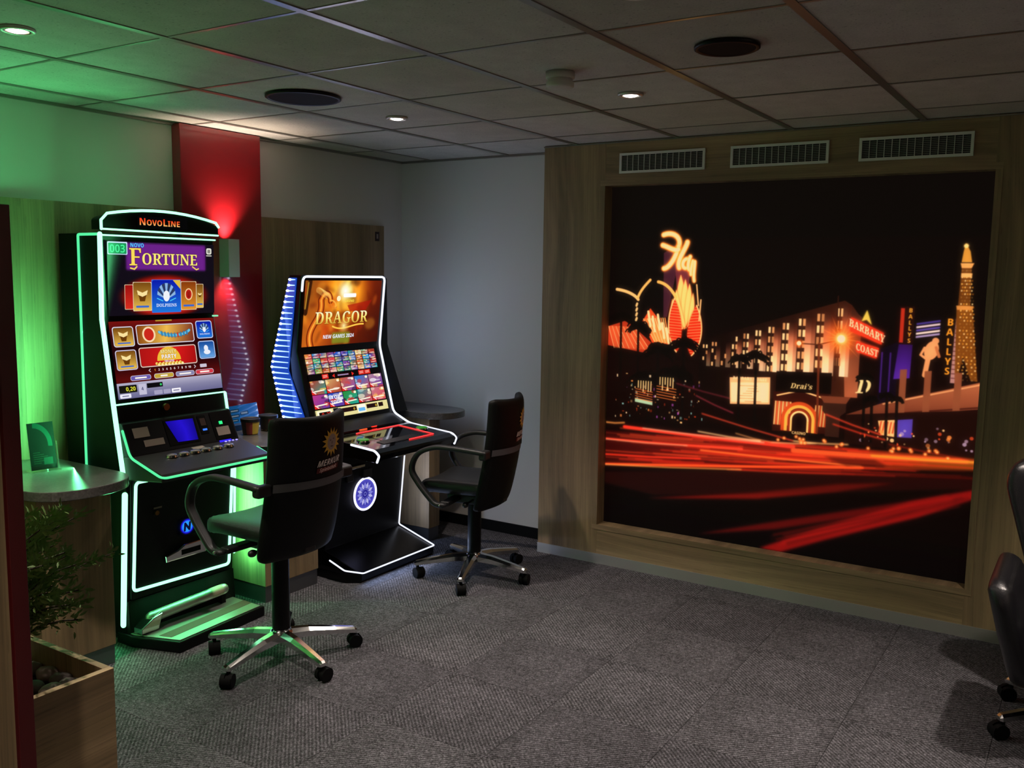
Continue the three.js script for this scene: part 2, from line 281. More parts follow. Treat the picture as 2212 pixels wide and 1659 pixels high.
  g.save(); g.transform(1, 0.30, 0, 1, 733, 435); g.scale(0.8, 1.2); text(g, 'COAST', 0, 0, 'bold 20px serif', '#fff0d2'); g.restore();
  glowOn(g, '#d8c040', 8); poly(g, [[716, 362], [728, 334], [741, 371], [728, 358]], '#d9c85a'); glowOff(g);
  g.save(); g.translate(727, 530); g.rotate(-0.05); text(g, 'D', 0, 0, 'italic bold 48px serif', '#f3e6b0'); g.restore();
  // purple-lit block and tall signs
  poly(g, [[765, 430], [808, 410], [808, 580], [765, 580]], '#0f0714'); for (const x of [770, 790]) line(g, [[x, 440], [x, 540]], '#3a1c86', 4);
  poly(g, [[806, 322], [840, 322], [840, 415], [806, 415]], '#1a0808'); poly(g, [[808, 326], [817, 326], [817, 412], [808, 412]], '#b02c1c'); poly(g, [[808, 416], [840, 416], [838, 500], [800, 505]], grad(g, 0, 416, 0, 505, [0, '#2a0f5c'], [1, '#4a22b8']));
  [...'BALLYS'].forEach((c, i) => text(g, c, 831, 331 + i * 15, 'bold 15px sans-serif', '#f3b23c'));
  for (let k = 0; k < 5; k++) poly(g, [[846, 362 + k * 8], [900, 352 + k * 8], [900, 357 + k * 8], [846, 367 + k * 8]], ['#3b2f9c', '#d8d0ff', '#4638b0', '#e8e2ff', '#9a90e0'][k]);
  poly(g, [[912, 345], [930, 345], [932, 490], [914, 490]], '#120806'); [...'BALLYS'].forEach((c, i) => text(g, c, 922, 357 + i * 24, 'bold 24px sans-serif', '#f5a52e'));
  poly(g, [[934, 343], [944, 343], [941, 505], [930, 505]], '#a77f8e'); for (let k = 0; k < 14; k++) line(g, [[932, 350 + k * 11], [943, 350 + k * 11]], '#4a2630', 2);
  // sculpture
  g.fillStyle = '#d9986c'; g.beginPath(); g.ellipse(884, 428, 16, 24, 0.25, 0, 7); g.fill(); line(g, [[878, 445], [872, 490]], '#d9986c', 12); line(g, [[868, 422], [860, 440], [874, 450]], '#d9986c', 6); line(g, [[894, 420], [902, 442]], '#b26a44', 7); g.beginPath(); g.arc(892, 404, 8, 0, 7); g.fill();
  // lattice tower
  poly(g, [[944, 166], [955, 186], [960, 212], [937, 212], [940, 186]], '#c9913c'); poly(g, [[935, 214], [965, 214], [960, 226], [938, 226]], '#e2a766'); poly(g, [[938, 226], [960, 226], [963, 320], [936, 320]], '#5a3210'); poly(g, [[933, 320], [968, 320], [990, 497], [975, 497], [955, 440], [945, 497], [940, 497]], '#6a3c12');
  for (let k = 0; k < 34; k++) { const y = 230 + k * 8, f = k / 34, w = 10 + f * 12, x = 949 + f * 18; for (let j = 0; j < 5; j++) { g.globalAlpha = (k % 8 < 2 ? 0.25 : 0.85); g.fillStyle = ['#ffd070', '#c8862c', '#ffeab0', '#8a5418'][(j * 3 + k * 5) % 4]; g.fillRect(x - w + j * w / 2.2 + (k % 2) * 2, y, 3.2, 4); } } g.globalAlpha = 1; poly(g, [[932, 316], [970, 316], [968, 326], [934, 326]], '#c88a48'); poly(g, [[938, 238], [962, 238], [962, 248], [938, 248]], '#e8b878');
  glowOn(g, '#ffd060', 10); g.fillStyle = '#ffeaa0'; g.beginPath(); g.arc(945, 173, 5, 0, 7); g.fill(); glowOff(g);
  // walkway bridge and shops below it
  poly(g, [[690, 606], [780, 567], [1000, 498], [1000, 564], [753, 606]], grad(g, 0, 500, 0, 610, [0, '#9a5a40'], [1, '#5e2c20'])); line(g, [[780, 570], [1000, 504]], '#d79a70', 4); line(g, [[760, 600], [1000, 560]], '#3c1812', 4);
  for (const x of [815, 872, 940]) poly(g, [[x, 480], [x + 16, 478], [x + 16, 600], [x, 604]], '#7c4632');
  poly(g, [[690, 606], [1000, 566], [1000, 690], [690, 680]], '#180806'); poly(g, [[770, 614], [812, 608], [812, 652], [778, 650]], '#f0c488'); poly(g, [[815, 608], [852, 602], [852, 650], [815, 652]], '#4a3ac0');
  for (let k = 0; k < 5; k++) poly(g, [[776 + k * 8, 615], [780 + k * 8, 614], [776 + k * 8, 645], [772 + k * 8, 645]], '#c04a2a');
  for (let k = 0; k < 40; k++) { const x = 690 + R() * 305, y = 620 + R() * 52; g.fillStyle = ['#ffe0a8', '#ff9a50', '#c8b8ff', '#ff5a30'][Math.floor(R() * 4)]; g.globalAlpha = 0.4 + R() * 0.6; g.beginPath(); g.arc(x, y, 1.5 + R() * 4, 0, 7); g.fill(); } g.globalAlpha = 1;
  poly(g, [[630, 575], [690, 570], [690, 600], [676, 612], [676, 668], [640, 668], [640, 612], [630, 600]], '#2c1712'); poly(g, [[622, 562], [700, 560], [690, 578], [634, 580]], '#6a3626');
  // neon script over the feather sign
  poly(g, [[168, 190], [214, 165], [236, 246], [206, 254], [184, 372], [173, 372]], '#3a1a2c'); poly(g, [[200, 195], [250, 225], [246, 300], [212, 300]], '#5c2436');
  glowOn(g, '#ff7a20', 14);
  for (const [c, w] of [['#ffb860', 15], ['#fff0b4', 10]]) {
    curve(g, [166, 139, 196, 128, 222, 148, 212, 172], c, w); curve(g, [212, 172, 204, 205, 186, 232, 170, 234], c, w); curve(g, [164, 168, 180, 172, 200, 186, 212, 180], c, w);
    curve(g, [238, 160, 236, 176, 206, 210, 216, 232], c, w); curve(g, [242, 206, 222, 206, 222, 236, 238, 232], c, w * 0.8); curve(g, [248, 200, 240, 220, 242, 236, 248, 238], c, w * 0.8);
    curve(g, [256, 212, 252, 232, 250, 244, 252, 250], c, w * 0.7); curve(g, [262, 214, 262, 232, 258, 250, 262, 268], c, w * 0.7);
  }
  // feathers: two red ribbed petals, pale plumes between them
  const petal = (p, fill) => { g.beginPath(); g.moveTo(p[0], p[1]); g.bezierCurveTo(p[2], p[3], p[4], p[5], p[6], p[7]); g.bezierCurveTo(p[8], p[9], p[10], p[11], p[0], p[1]); g.closePath(); g.fillStyle = fill; g.fill(); };
  glowOn(g, '#ff5018', 14);
  for (const [x, y, b] of [[222, 250, 18], [236, 262, 16], [249, 274, 16], [260, 300, 14], [210, 292, 14], [199, 318, 12]]) petal([x, y, x - b, y + 60, x - b * 0.6, y + 110, 240, 400, 250 + (x - 235) * 0.3, y + 100, x + b, y + 50], '#ffcf80');
  const red1 = [205, 318, 178, 380, 190, 440, 216, 470, 236, 450, 236, 370], red2 = [272, 336, 300, 390, 292, 450, 262, 478, 238, 450, 244, 380];
  for (const p of [red1, red2]) { glowOn(g, '#ff3010', 10); petal(p, '#cf2c14'); glowOff(g); g.save(); petal(p, '#cf2c14'); g.clip(); for (let k = 0; k < 44; k++) line(g, [[170, 316 + k * 4], [310, 306 + k * 4 + (p === red1 ? 18 : -6)]], k % 2 ? '#ff9a70' : '#b81c0e', 1.7); g.restore(); }
  glowOff(g); for (const p of [[205, 318, 178, 380, 190, 440, 216, 470], [272, 336, 300, 390, 292, 450, 262, 478]]) curve(g, p, '#ffdc9c', 3.5);
  for (const [a, b] of [[[270, 278], [277, 336]], [[284, 320], [281, 378]]]) line(g, [a, b], '#f6c890', 4);
  curve(g, [154, 272, 180, 276, 196, 294, 209, 314], '#f4c06a', 9); curve(g, [24, 296, 60, 300, 84, 312, 93, 324], '#f4c98a', 9); curve(g, [129, 267, 112, 284, 98, 300, 92, 318], '#f0c070', 8); for (let k = 0; k < 5; k++) line(g, [[90, 336 + k * 14], [88, 342 + k * 14]], '#e8c890', 7);
  poly(g, [[0, 405], [58, 386], [142, 450], [132, 480], [0, 462]], '#a8321c'); for (let k = 0; k < 22; k++) line(g, [[0 + k * 4, 405], [20 + k * 5.4, 468]], k % 3 ? '#e0683c' : '#ffc08a', 2);
  poly(g, [[107, 388], [132, 348], [160, 380], [197, 424], [190, 450], [142, 450]], '#d8451e'); for (let k = 0; k < 12; k++) line(g, [[112 + k * 6, 380 - k * 0.5], [150 + k * 4, 446]], k % 2 ? '#ff9a50' : '#ffd08a', 3);
  for (const [x, y] of [[126, 358], [140, 372], [156, 366], [170, 390], [184, 404]]) line(g, [[x, y], [x + 8, y + 42]], '#ffe2b4', 7);
  // dark palms in front
  const palm = (x, y, r, base) => { for (let k = 0; k < 34; k++) { const a = -Math.PI * 1.15 + (k / 33) * Math.PI * 1.3, q = r * (0.7 + R() * 0.45); curve(g, [x, y, x + Math.cos(a) * q * 0.5, y + Math.sin(a) * q * 0.7, x + Math.cos(a) * q * 0.9, y + Math.sin(a) * q * 0.5, x + Math.cos(a) * q, y + Math.sin(a) * q * 0.6 + q * 0.3], '#0a0504', 4); } line(g, [[x, y], [x + 3, base]], '#0c0605', 7); };
  palm(40, 380, 34, 560); palm(96, 405, 40, 600); palm(160, 470, 50, 660); palm(238, 448, 44, 680); palm(132, 560, 62, 690); palm(218, 540, 60, 690); palm(402, 480, 28, 690); palm(448, 470, 34, 690); palm(732, 506, 20, 670); palm(752, 560, 16, 670); palm(788, 548, 16, 680); palm(812, 556, 15, 680);
  for (let k = 0; k < 90; k++) { const x = 20 + R() * 280, y = 540 + R() * 130; g.globalAlpha = 0.35 + R() * 0.6; g.fillStyle = ['#ffd89a', '#e08a4a', '#fff0d8', '#b85aff', '#80c8e0', '#c04020'][Math.floor(R() * 6)]; g.fillRect(x, y, 1.5 + R() * 5, 1.5 + R() * 7); } g.globalAlpha = 1;
  poly(g, [[92, 612], [148, 618], [148, 630], [92, 624]], '#9fd0c0'); for (let k = 0; k < 5; k++) { line(g, [[93, 585 + k * 7], [147, 592 + k * 7]], '#d86a34', 2); line(g, [[160, 572 + k * 8], [220, 578 + k * 8]], '#e07a3c', 2); }
  for (let k = 0; k < 6; k++) { g.fillStyle = '#f0d8a0'; g.fillRect(100 + k * 8, 560, 3, 18 + R() * 16); g.fillRect(168 + k * 8, 545, 3, 22 + R() * 18); }
  // red light trails of the road
  const layer = document.createElement('canvas'); layer.width = layer.height = W; const lg = layer.getContext('2d'); lg.scale(W / 1000, W / 1000);
  const streak = (x0, y0, x1, y1, w, c) => line(lg, [[x0, y0], [(x0 + x1) / 2, (y0 + y1) / 2 + 2], [x1, y1]], c, w);
  const layDown = (blur) => { g.save(); g.setTransform(1, 0, 0, 1, 0, 0); g.filter = `blur(${blur}px)`; g.drawImage(layer, 0, 0); g.restore(); lg.clearRect(0, 0, 1000, 1000); };
  g.save(); g.filter = 'blur(5px)'; poly(g, [[-20, 720], [330, 708], [670, 694], [1020, 686], [1020, 712], [740, 744], [-20, 830]], grad(g, 0, 0, 1000, 0, [0, '#2c0605'], [0.2, '#430907'], [0.5, '#7a160d'], [0.75, '#8f2a12'], [1, '#6e3a10'])); g.restore();
  for (let k = 0; k < 130; k++) { const f = R(), yl = 706 + f * 118, yr = 688 + f * 50, x0 = -20 + R() * 600, x1 = x0 + 150 + R() * 420, at = (x) => yl + (yr - yl) * x / 1000; streak(x0, at(x0), x1, at(x1), 1 + R() * 4, ['rgba(220,40,24,0.45)', 'rgba(140,20,12,0.5)', 'rgba(60,8,6,0.6)', 'rgba(255,90,50,0.35)', 'rgba(30,4,4,0.6)'][Math.floor(R() * 5)]); } layDown(3);
  for (const [x0, y0, x1, y1, w, c, b] of [
    [60, 702, 560, 706, 9, '#ff3a2c', 3], [120, 700, 480, 703, 3, '#ffb09a', 1.5], [0, 744, 420, 728, 5, '#ff4a36', 2], [0, 746, 260, 737, 2, '#ffc8a8', 1], [0, 792, 300, 770, 5, '#e03220', 2.5], [0, 822, 740, 740, 6, '#ff5a2a', 2.2], [0, 824, 420, 786, 2.4, '#ffc06a', 1],
    [300, 745, 735, 737, 4, '#ff7a3a', 2], [560, 716, 980, 694, 12, '#e0542a', 6], [760, 706, 1000, 694, 6, '#d8902e', 3], [300, 640, 560, 690, 3, '#e84a34', 1.4], [640, 610, 780, 650, 3, '#ff4a30', 1.2], [660, 634, 790, 662, 3, '#e83a24', 1.4], [280, 590, 390, 630, 2, '#c84060', 1.2], [220, 560, 380, 590, 1.6, '#a83450', 1],
    [290, 692, 470, 700, 3, '#ffe0b0', 1.2], [500, 700, 620, 690, 2.5, '#ffd8a0', 1.2], [400, 686, 500, 700, 2, '#ffb878', 1], [560, 690, 700, 684, 3, '#ffcf90', 1.5], [800, 672, 1000, 690, 3, '#7a1a10', 2], [0, 694, 60, 690, 4, '#e89a50', 2],
  ]) streak(x0, y0, x1, y1, w, c); layDown(3.5);
  for (let k = 0; k < 26; k++) { const x = 500 + R() * 480, y = 676 + R() * 18; g.fillStyle = radial(g, x, y, 7, [0, '#fff0c0'], [0.4, 'rgba(255,150,70,0.8)'], [1, 'rgba(200,60,20,0)']); g.fillRect(x - 7, y - 7, 14, 14); }
  g.save(); g.filter = 'blur(6px)'; poly(g, [[640, 722], [770, 716], [800, 730], [700, 742]], 'rgba(60,14,8,0.7)'); g.restore();
  // wide red brushes on the dark road
  g.save(); g.filter = 'blur(7px)'; poly(g, [[140, 908], [460, 846], [680, 792], [820, 770], [680, 812], [470, 862]], 'rgba(120,18,12,0.8)'); poly(g, [[0, 845], [500, 780], [1000, 725], [1000, 760], [460, 850], [160, 895], [0, 880]], 'rgba(48,8,6,0.45)');
  poly(g, [[300, 990], [490, 928], [811, 826], [1000, 764], [1000, 778], [811, 846], [520, 940]], 'rgba(78,10,10,0.9)'); poly(g, [[480, 1000], [640, 916], [860, 812], [1000, 764], [1000, 786], [880, 850], [660, 945], [540, 1000]], 'rgba(118,14,14,0.95)'); g.restore();
  for (let k = 0; k < 16; k++) streak(500 + R() * 60, 985 - k * 2 - R() * 10, 930 + R() * 60, 800 - k * 1.5 + R() * 10, 2.4, ['rgba(160,26,22,0.45)', 'rgba(50,6,6,0.6)'][k % 2]); layDown(6);
  // soft halo of the long exposure, and film grain
  const soft = document.createElement('canvas'); soft.width = soft.height = W; const q = soft.getContext('2d'); q.filter = 'blur(2.2px)'; q.drawImage(g.canvas, 0, 0); g.setTransform(1, 0, 0, 1, 0, 0); g.drawImage(soft, 0, 0);
  q.filter = 'blur(16px)'; q.drawImage(g.canvas, 0, 0); g.globalCompositeOperation = 'lighter'; g.globalAlpha = 0.28; g.drawImage(soft, 0, 0); g.globalAlpha = 1; g.globalCompositeOperation = 'multiply'; g.fillStyle = '#ffe2bc'; g.fillRect(0, 0, W, W); g.globalCompositeOperation = 'source-over';
});

// upper screen of the green machine
const cardArt = (g, x, y, w, h, kind) => {
  const C = { gold: ['#7a4a12', '#f0c455'], shell: ['#0a1cae', '#1e7ae0'], ruby: ['#8a3a0c', '#e89a30'], red: ['#a01010', '#e03020'], blue: ['#1a50a0', '#6aa8e8'] }[kind];
  rr(g, x, y, w, h, w * 0.08, grad(g, 0, y, 0, y + h, [0, C[0]], [1, C[1]])); g.save(); g.clip(); const cx = x + w / 2, cy = y + h * 0.45, s = Math.min(w, h);
  if (kind === 'gold') { poly(g, [[cx - s * 0.34, cy - s * 0.14], [cx, cy - s * 0.04], [cx + s * 0.34, cy - s * 0.14], [cx + s * 0.2, cy + s * 0.06], [cx + s * 0.14, cy + s * 0.3], [cx - s * 0.14, cy + s * 0.3], [cx - s * 0.2, cy + s * 0.06]], '#6a3c0a'); poly(g, [[cx - s * 0.3, cy - s * 0.24], [cx, cy - s * 0.12], [cx + s * 0.3, cy - s * 0.24], [cx + s * 0.26, cy - s * 0.02], [cx, cy + s * 0.08], [cx - s * 0.26, cy - s * 0.02]], '#ffe7a0'); }
  if (kind === 'shell') { for (let k = 0; k < 9; k++) { const a = Math.PI * (1.05 + k * 0.1125); poly(g, [[cx, cy + s * 0.16], [cx + Math.cos(a - 0.16) * s * 0.34, cy + Math.sin(a - 0.16) * s * 0.36], [cx + Math.cos(a + 0.16) * s * 0.34, cy + Math.sin(a + 0.16) * s * 0.36]], k % 2 ? '#2c3c60' : '#8fb8e0'); } g.fillStyle = '#f4f8ff'; g.beginPath(); g.ellipse(cx, cy + s * 0.05, s * 0.12, s * 0.17, 0, 0, 7); g.fill(); line(g, [[cx - s * 0.34, cy + s * 0.12], [cx - s * 0.14, cy + s * 0.2]], '#4ad0ff', s * 0.03); line(g, [[cx + s * 0.34, cy + s * 0.12], [cx + s * 0.14, cy + s * 0.2]], '#4ad0ff', s * 0.03); text(g, 'DOLPHINS', cx, cy + s * 0.34, `bold ${s * 0.14}px serif`, '#dfe8ff'); }
  if (kind === 'ruby') { g.fillStyle = '#ffdca0'; g.beginPath(); g.ellipse(cx, cy, s * 0.26, s * 0.33, 0, 0, 7); g.fill(); g.fillStyle = '#c8241a'; g.beginPath(); g.ellipse(cx, cy, s * 0.2, s * 0.27, 0, 0, 7); g.fill(); for (let k = 0; k < 4; k++) line(g, [[cx - s * 0.1 + k * s * 0.06, cy - s * 0.16], [cx - s * 0.06 + k * s * 0.04, cy + s * 0.18]], '#7a100c', s * 0.03); }
  if (kind === 'blue') { g.fillStyle = '#f0f4ff'; g.beginPath(); g.ellipse(cx - s * 0.05, cy - s * 0.05, s * 0.16, s * 0.2, 0, 0, 7); g.fill(); g.beginPath(); g.ellipse(cx, cy + s * 0.2, s * 0.25, s * 0.15, 0, 0, 7); g.fill(); }
  if (kind === 'gold' || kind === 'ruby') line(g, [[x + w * 0.18, y + h * 0.86], [x + w * 0.82, y + h * 0.86]], '#3a6ad0', h * 0.07);
  g.restore();
};
const fortuneTex = canvasTex(1024, 584, (g, W, H) => {
  g.fillStyle = '#120d18'; g.fillRect(0, 0, W, H); g.save(); g.translate(530, 435); g.scale(1, 0.42); g.fillStyle = radial(g, 0, 0, 470, [0, '#e03420'], [0.72, '#b81e14'], [0.86, '#5a0e0c'], [1, 'rgba(18,13,24,0)']); g.fillRect(-530, -900, W, 1800); g.restore();
  g.save(); g.filter = 'blur(8px)'; rr(g, 165, 8, 770, 215, 10, '#6a1f86'); g.restore(); rr(g, 190, 20, 720, 190, 8, 'rgba(110,36,140,0.8)');
  rr(g, 4, 4, 176, 100, 8, '#cfe6ff'); rr(g, 12, 14, 160, 84, 8, '#1c9a5a'); text(g, '003', 92, 58, 'bold 78px monospace', '#4dffa0');
  glowOn(g, '#1a3ad0', 10); text(g, 'NOVO', 268, 26, 'bold 44px sans-serif', '#5ad0ff'); glowOff(g);
  glowOn(g, '#3a1a00', 8); text(g, 'F', 250, 120, 'bold 190px serif', '#ffe05a'); text(g, 'ORTUNE', 580, 134, 'bold 126px serif', '#fff07a'); glowOff(g); line(g, [[205, 208], [240, 216], [262, 196]], '#ffe05a', 12); line(g, [[800, 190], [840, 214], [862, 206]], '#ffe05a', 10);
  rr(g, 946, 30, 54, 52, 14, '#e6e6d8'); rr(g, 958, 42, 30, 30, 8, '#8a8a80'); rr(g, 944, 90, 58, 8, 3, '#d8d8cc');
  const strip = [[150, 342, 70, 190, 'red'], [225, 322, 165, 225, 'gold'], [398, 302, 276, 262, 'shell'], [682, 316, 150, 232, 'ruby'], [838, 338, 68, 196, 'gold']];
  for (const [x, y, w, h, k] of strip) { rr(g, x - 4, y - 4, w + 8, h + 8, 6, k === 'shell' ? '#3a70e0' : '#e8d8b0'); cardArt(g, x, y, w, h, k); } poly(g, [[600, 302], [674, 302], [674, 376]], '#e8c040');
});
const menuTex = canvasTex(1024, 640, (g, W, H) => {
  g.fillStyle = grad(g, 0, 0, 0, H, [0, '#7a1210'], [0.2, '#3a0a0c'], [0.5, '#180408'], [0.75, '#5a0c0c'], [1, '#30080a']); g.fillRect(0, 0, W, H); rr(g, 430, 0, 160, 12, 4, '#b8902c');
  const fr = (x, y, w, h, c) => { rr(g, x, y, w, h, 22, c); rr(g, x + 8, y + 8, w - 16, h - 16, 16, '#201010'); };
  for (const [x, y, w, h, k, c] of [[22, 44, 190, 168, 'gold', '#e0e0f0'], [22, 238, 190, 168, 'gold', '#d8d0e8'], [824, 22, 172, 160, 'shell', '#c8d8ff'], [824, 204, 172, 160, 'blue', '#b8d0ff']]) { fr(x, y, w, h, c); cardArt(g, x + 10, y + 10, w - 20, h - 20, k); }
  fr(236, 36, 560, 168, '#e8e0ee'); rr(g, 246, 46, 540, 148, 16, grad(g, 246, 46, 786, 194, [0, '#8a4410'], [0.5, '#f4c050'], [1, '#7a3020'])); g.fillStyle = '#ffe0b0'; g.beginPath(); g.ellipse(352, 120, 62, 66, 0, 0, 7); g.fill(); g.fillStyle = '#d02a1c'; g.beginPath(); g.ellipse(352, 120, 46, 52, 0, 0, 7); g.fill(); glowOn(g, '#0a2060', 6); curve(g, [452, 104, 520, 150, 690, 150, 752, 100], '#6ac8e8', 22); for (let k = 0; k < 9; k++) line(g, [[476 + k * 31, 104 + Math.sin(k / 8 * 3.1) * 20], [478 + k * 31, 132 + Math.sin(k / 8 * 3.1) * 20]], k === 5 ? '#d83a20' : '#3a8ab8', 13); glowOff(g);
  fr(236, 228, 560, 168, '#f0d0c0'); rr(g, 246, 238, 540, 148, 16, grad(g, 246, 238, 786, 386, [0, '#b01414'], [0.6, '#e01c1c'], [1, '#a81010'])); g.fillStyle = '#f4c23a'; g.beginPath(); g.arc(516, 350, 116, Math.PI, 0); g.fill(); for (let k = 0; k < 24; k++) { g.fillStyle = ['#ffe070', '#d89a20', '#fff0a8'][k % 3]; g.beginPath(); g.arc(390 + k * 11, 372 + (k % 3) * 6, 12, 0, 7); g.fill(); } glowOn(g, '#5a1000', 5); text(g, 'MONEY', 516, 274, 'bold 44px sans-serif', '#fff2a0'); text(g, 'PARTY', 516, 318, 'bold 50px sans-serif', '#ffffff'); glowOff(g); text(g, 'DELUXE', 516, 356, 'bold 26px sans-serif', '#dfe8ff');
  for (let k = 0; k < 10; k++) text(g, k === 9 ? '10' : String(k + 1), 366 + k * 38, 424, 'bold 26px sans-serif', k ? '#f0e8e8' : '#ff9a2a'); line(g, [[322, 412], [308, 424], [322, 436]], '#d8d0d8', 6); line(g, [[756, 412], [770, 424], [756, 436]], '#d8d0d8', 6); rr(g, 816, 408, 70, 30, 6, '#d0c8d8');
  for (const [x, c, s] of [[130, '#6a5ab0', 110], [350, '#c8a83a', 70], [560, '#8a86b0', 120], [762, '#d83a48', 100]]) { rr(g, x, 456, 190, 42, 18, '#d8d4e8'); rr(g, x + 4, 460, 182, 34, 15, c); rr(g, x + 95 - s / 2, 471, s, 13, 6, '#fff8f0'); }
  g.fillStyle = grad(g, 0, 512, 0, H, [0, '#b8b4cc'], [0.5, '#8886a8'], [1, '#6c6a94']); g.fillRect(0, 510, W, 130); rr(g, 16, 530, 160, 62, 6, '#15140f'); text(g, '0,20', 120, 562, 'bold 46px sans-serif', '#e8e83a'); rr(g, 192, 530, 70, 90, 4, '#c8c4dc'); text(g, '4', 226, 570, 'bold 40px sans-serif', '#50507a'); rr(g, 270, 530, 150, 40, 4, '#0c0c10'); g.fillStyle = '#3ad870'; g.beginPath(); g.arc(402, 550, 10, 0, 7); g.fill(); rr(g, 16, 600, 100, 34, 8, '#f4f2ff'); for (const [x, w] of [[330, 80], [420, 70], [500, 90]]) rr(g, x, 596, w, 36, 6, x > 480 ? '#fbf8ff' : '#a8a4c4'); rr(g, 36, 612, 60, 10, 4, '#8886a8'); rr(g, 515, 609, 60, 10, 4, '#8886a8');
});
const blueTex = canvasTex(128, 96, (g) => { g.fillStyle = grad(g, 0, 0, 128, 0, [0, '#1a0ab0'], [0.5, '#2a14e8'], [1, '#180aa0']); g.fillRect(0, 0, 128, 96); });
const dragonTex = canvasTex(1024, 620, (g, W, H) => {
  const R = rng(5); g.fillStyle = grad(g, 0, 0, W, H, [0, '#8a4a14'], [0.35, '#d86a1a'], [0.6, '#7a2408'], [1, '#3a0c04']); g.fillRect(0, 0, W, H);
  g.fillStyle = radial(g, 520, 110, 420, [0, '#ffffe0'], [0.16, '#ffe860'], [0.45, '#ffa020'], [1, 'rgba(160,40,0,0)']); g.fillRect(0, 0, W, H); g.save(); g.filter = 'blur(14px)'; for (let k = 0; k < 60; k++) { const x = R() * W, y = R() * H; g.globalAlpha = 0.35; g.fillStyle = ['#ffb030', '#c8300c', '#601004', '#ff7a1a', '#2a0804'][Math.floor(R() * 5)]; g.beginPath(); g.ellipse(x, y, 20 + R() * 90, 12 + R() * 50, R() * 3, 0, 7); g.fill(); } g.restore(); g.globalAlpha = 1;
  g.save(); g.filter = 'blur(3px)'; for (const [c, w] of [['#6a1c04', 78], ['#d8641a', 54], ['#ffa83a', 20]]) { curve(g, [110, 620, 20, 420, 260, 380, 210, 190], c, w); curve(g, [210, 190, 240, 90, 330, 120, 330, 190], c, w * 0.8); } for (let k = 0; k < 12; k++) curve(g, [150 + k * 12, 110 + k * 6, 120 + k * 12, 60 + k * 4, 190 + k * 14, 40 + k * 6, 240 + k * 8, 120 + k * 5], '#ffd070', 4); curve(g, [330, 190, 380, 180, 420, 230, 400, 262], '#ffb848', 14); curve(g, [330, 214, 350, 250, 390, 280, 420, 250], '#e8802a', 9); line(g, [[60, 10], [20, 300]], '#3a1a08', 50); line(g, [[40, 20], [14, 260]], '#b8862a', 16); poly(g, [[560, 240], [900, 190], [820, 290], [600, 300]], 'rgba(170,20,10,0.7)'); g.restore();
  g.fillStyle = radial(g, 520, 100, 120, [0, '#ffffff'], [0.4, 'rgba(255,250,200,0.9)'], [1, 'rgba(255,220,120,0)']); g.fillRect(380, 0, 280, 240); g.fillStyle = '#fff6c8'; g.beginPath(); g.arc(438, 172, 26, 0, 7); g.fill(); glowOn(g, '#fff4d0', 12); rr(g, 500, 124, 170, 36, 10, '#ffffff'); glowOff(g); text(g, 'CASINO', 584, 196, 'bold 34px sans-serif', '#ffe24a');
  glowOn(g, '#2a0a00', 10); text(g, 'DRAGOR', 500, 356, 'bold 158px serif', grad(g, 0, 280, 0, 430, [0, '#fffce8'], [0.5, '#ffe878'], [1, '#c88a20'])); glowOff(g); curve(g, [380, 440, 520, 500, 640, 420, 800, 430], '#ffc84a', 16); g.fillStyle = radial(g, 530, 440, 90, [0, '#fff6b0'], [1, 'rgba(255,180,40,0)']); g.fillRect(440, 350, 180, 180);
  g.save(); g.filter = 'blur(10px)'; rr(g, 380, 500, 240, 110, 12, 'rgba(130,160,40,0.75)'); g.restore(); text(g, 'NEW GAMES 2024', 470, 538, 'bold 50px sans-serif', '#e8f0ff');
});
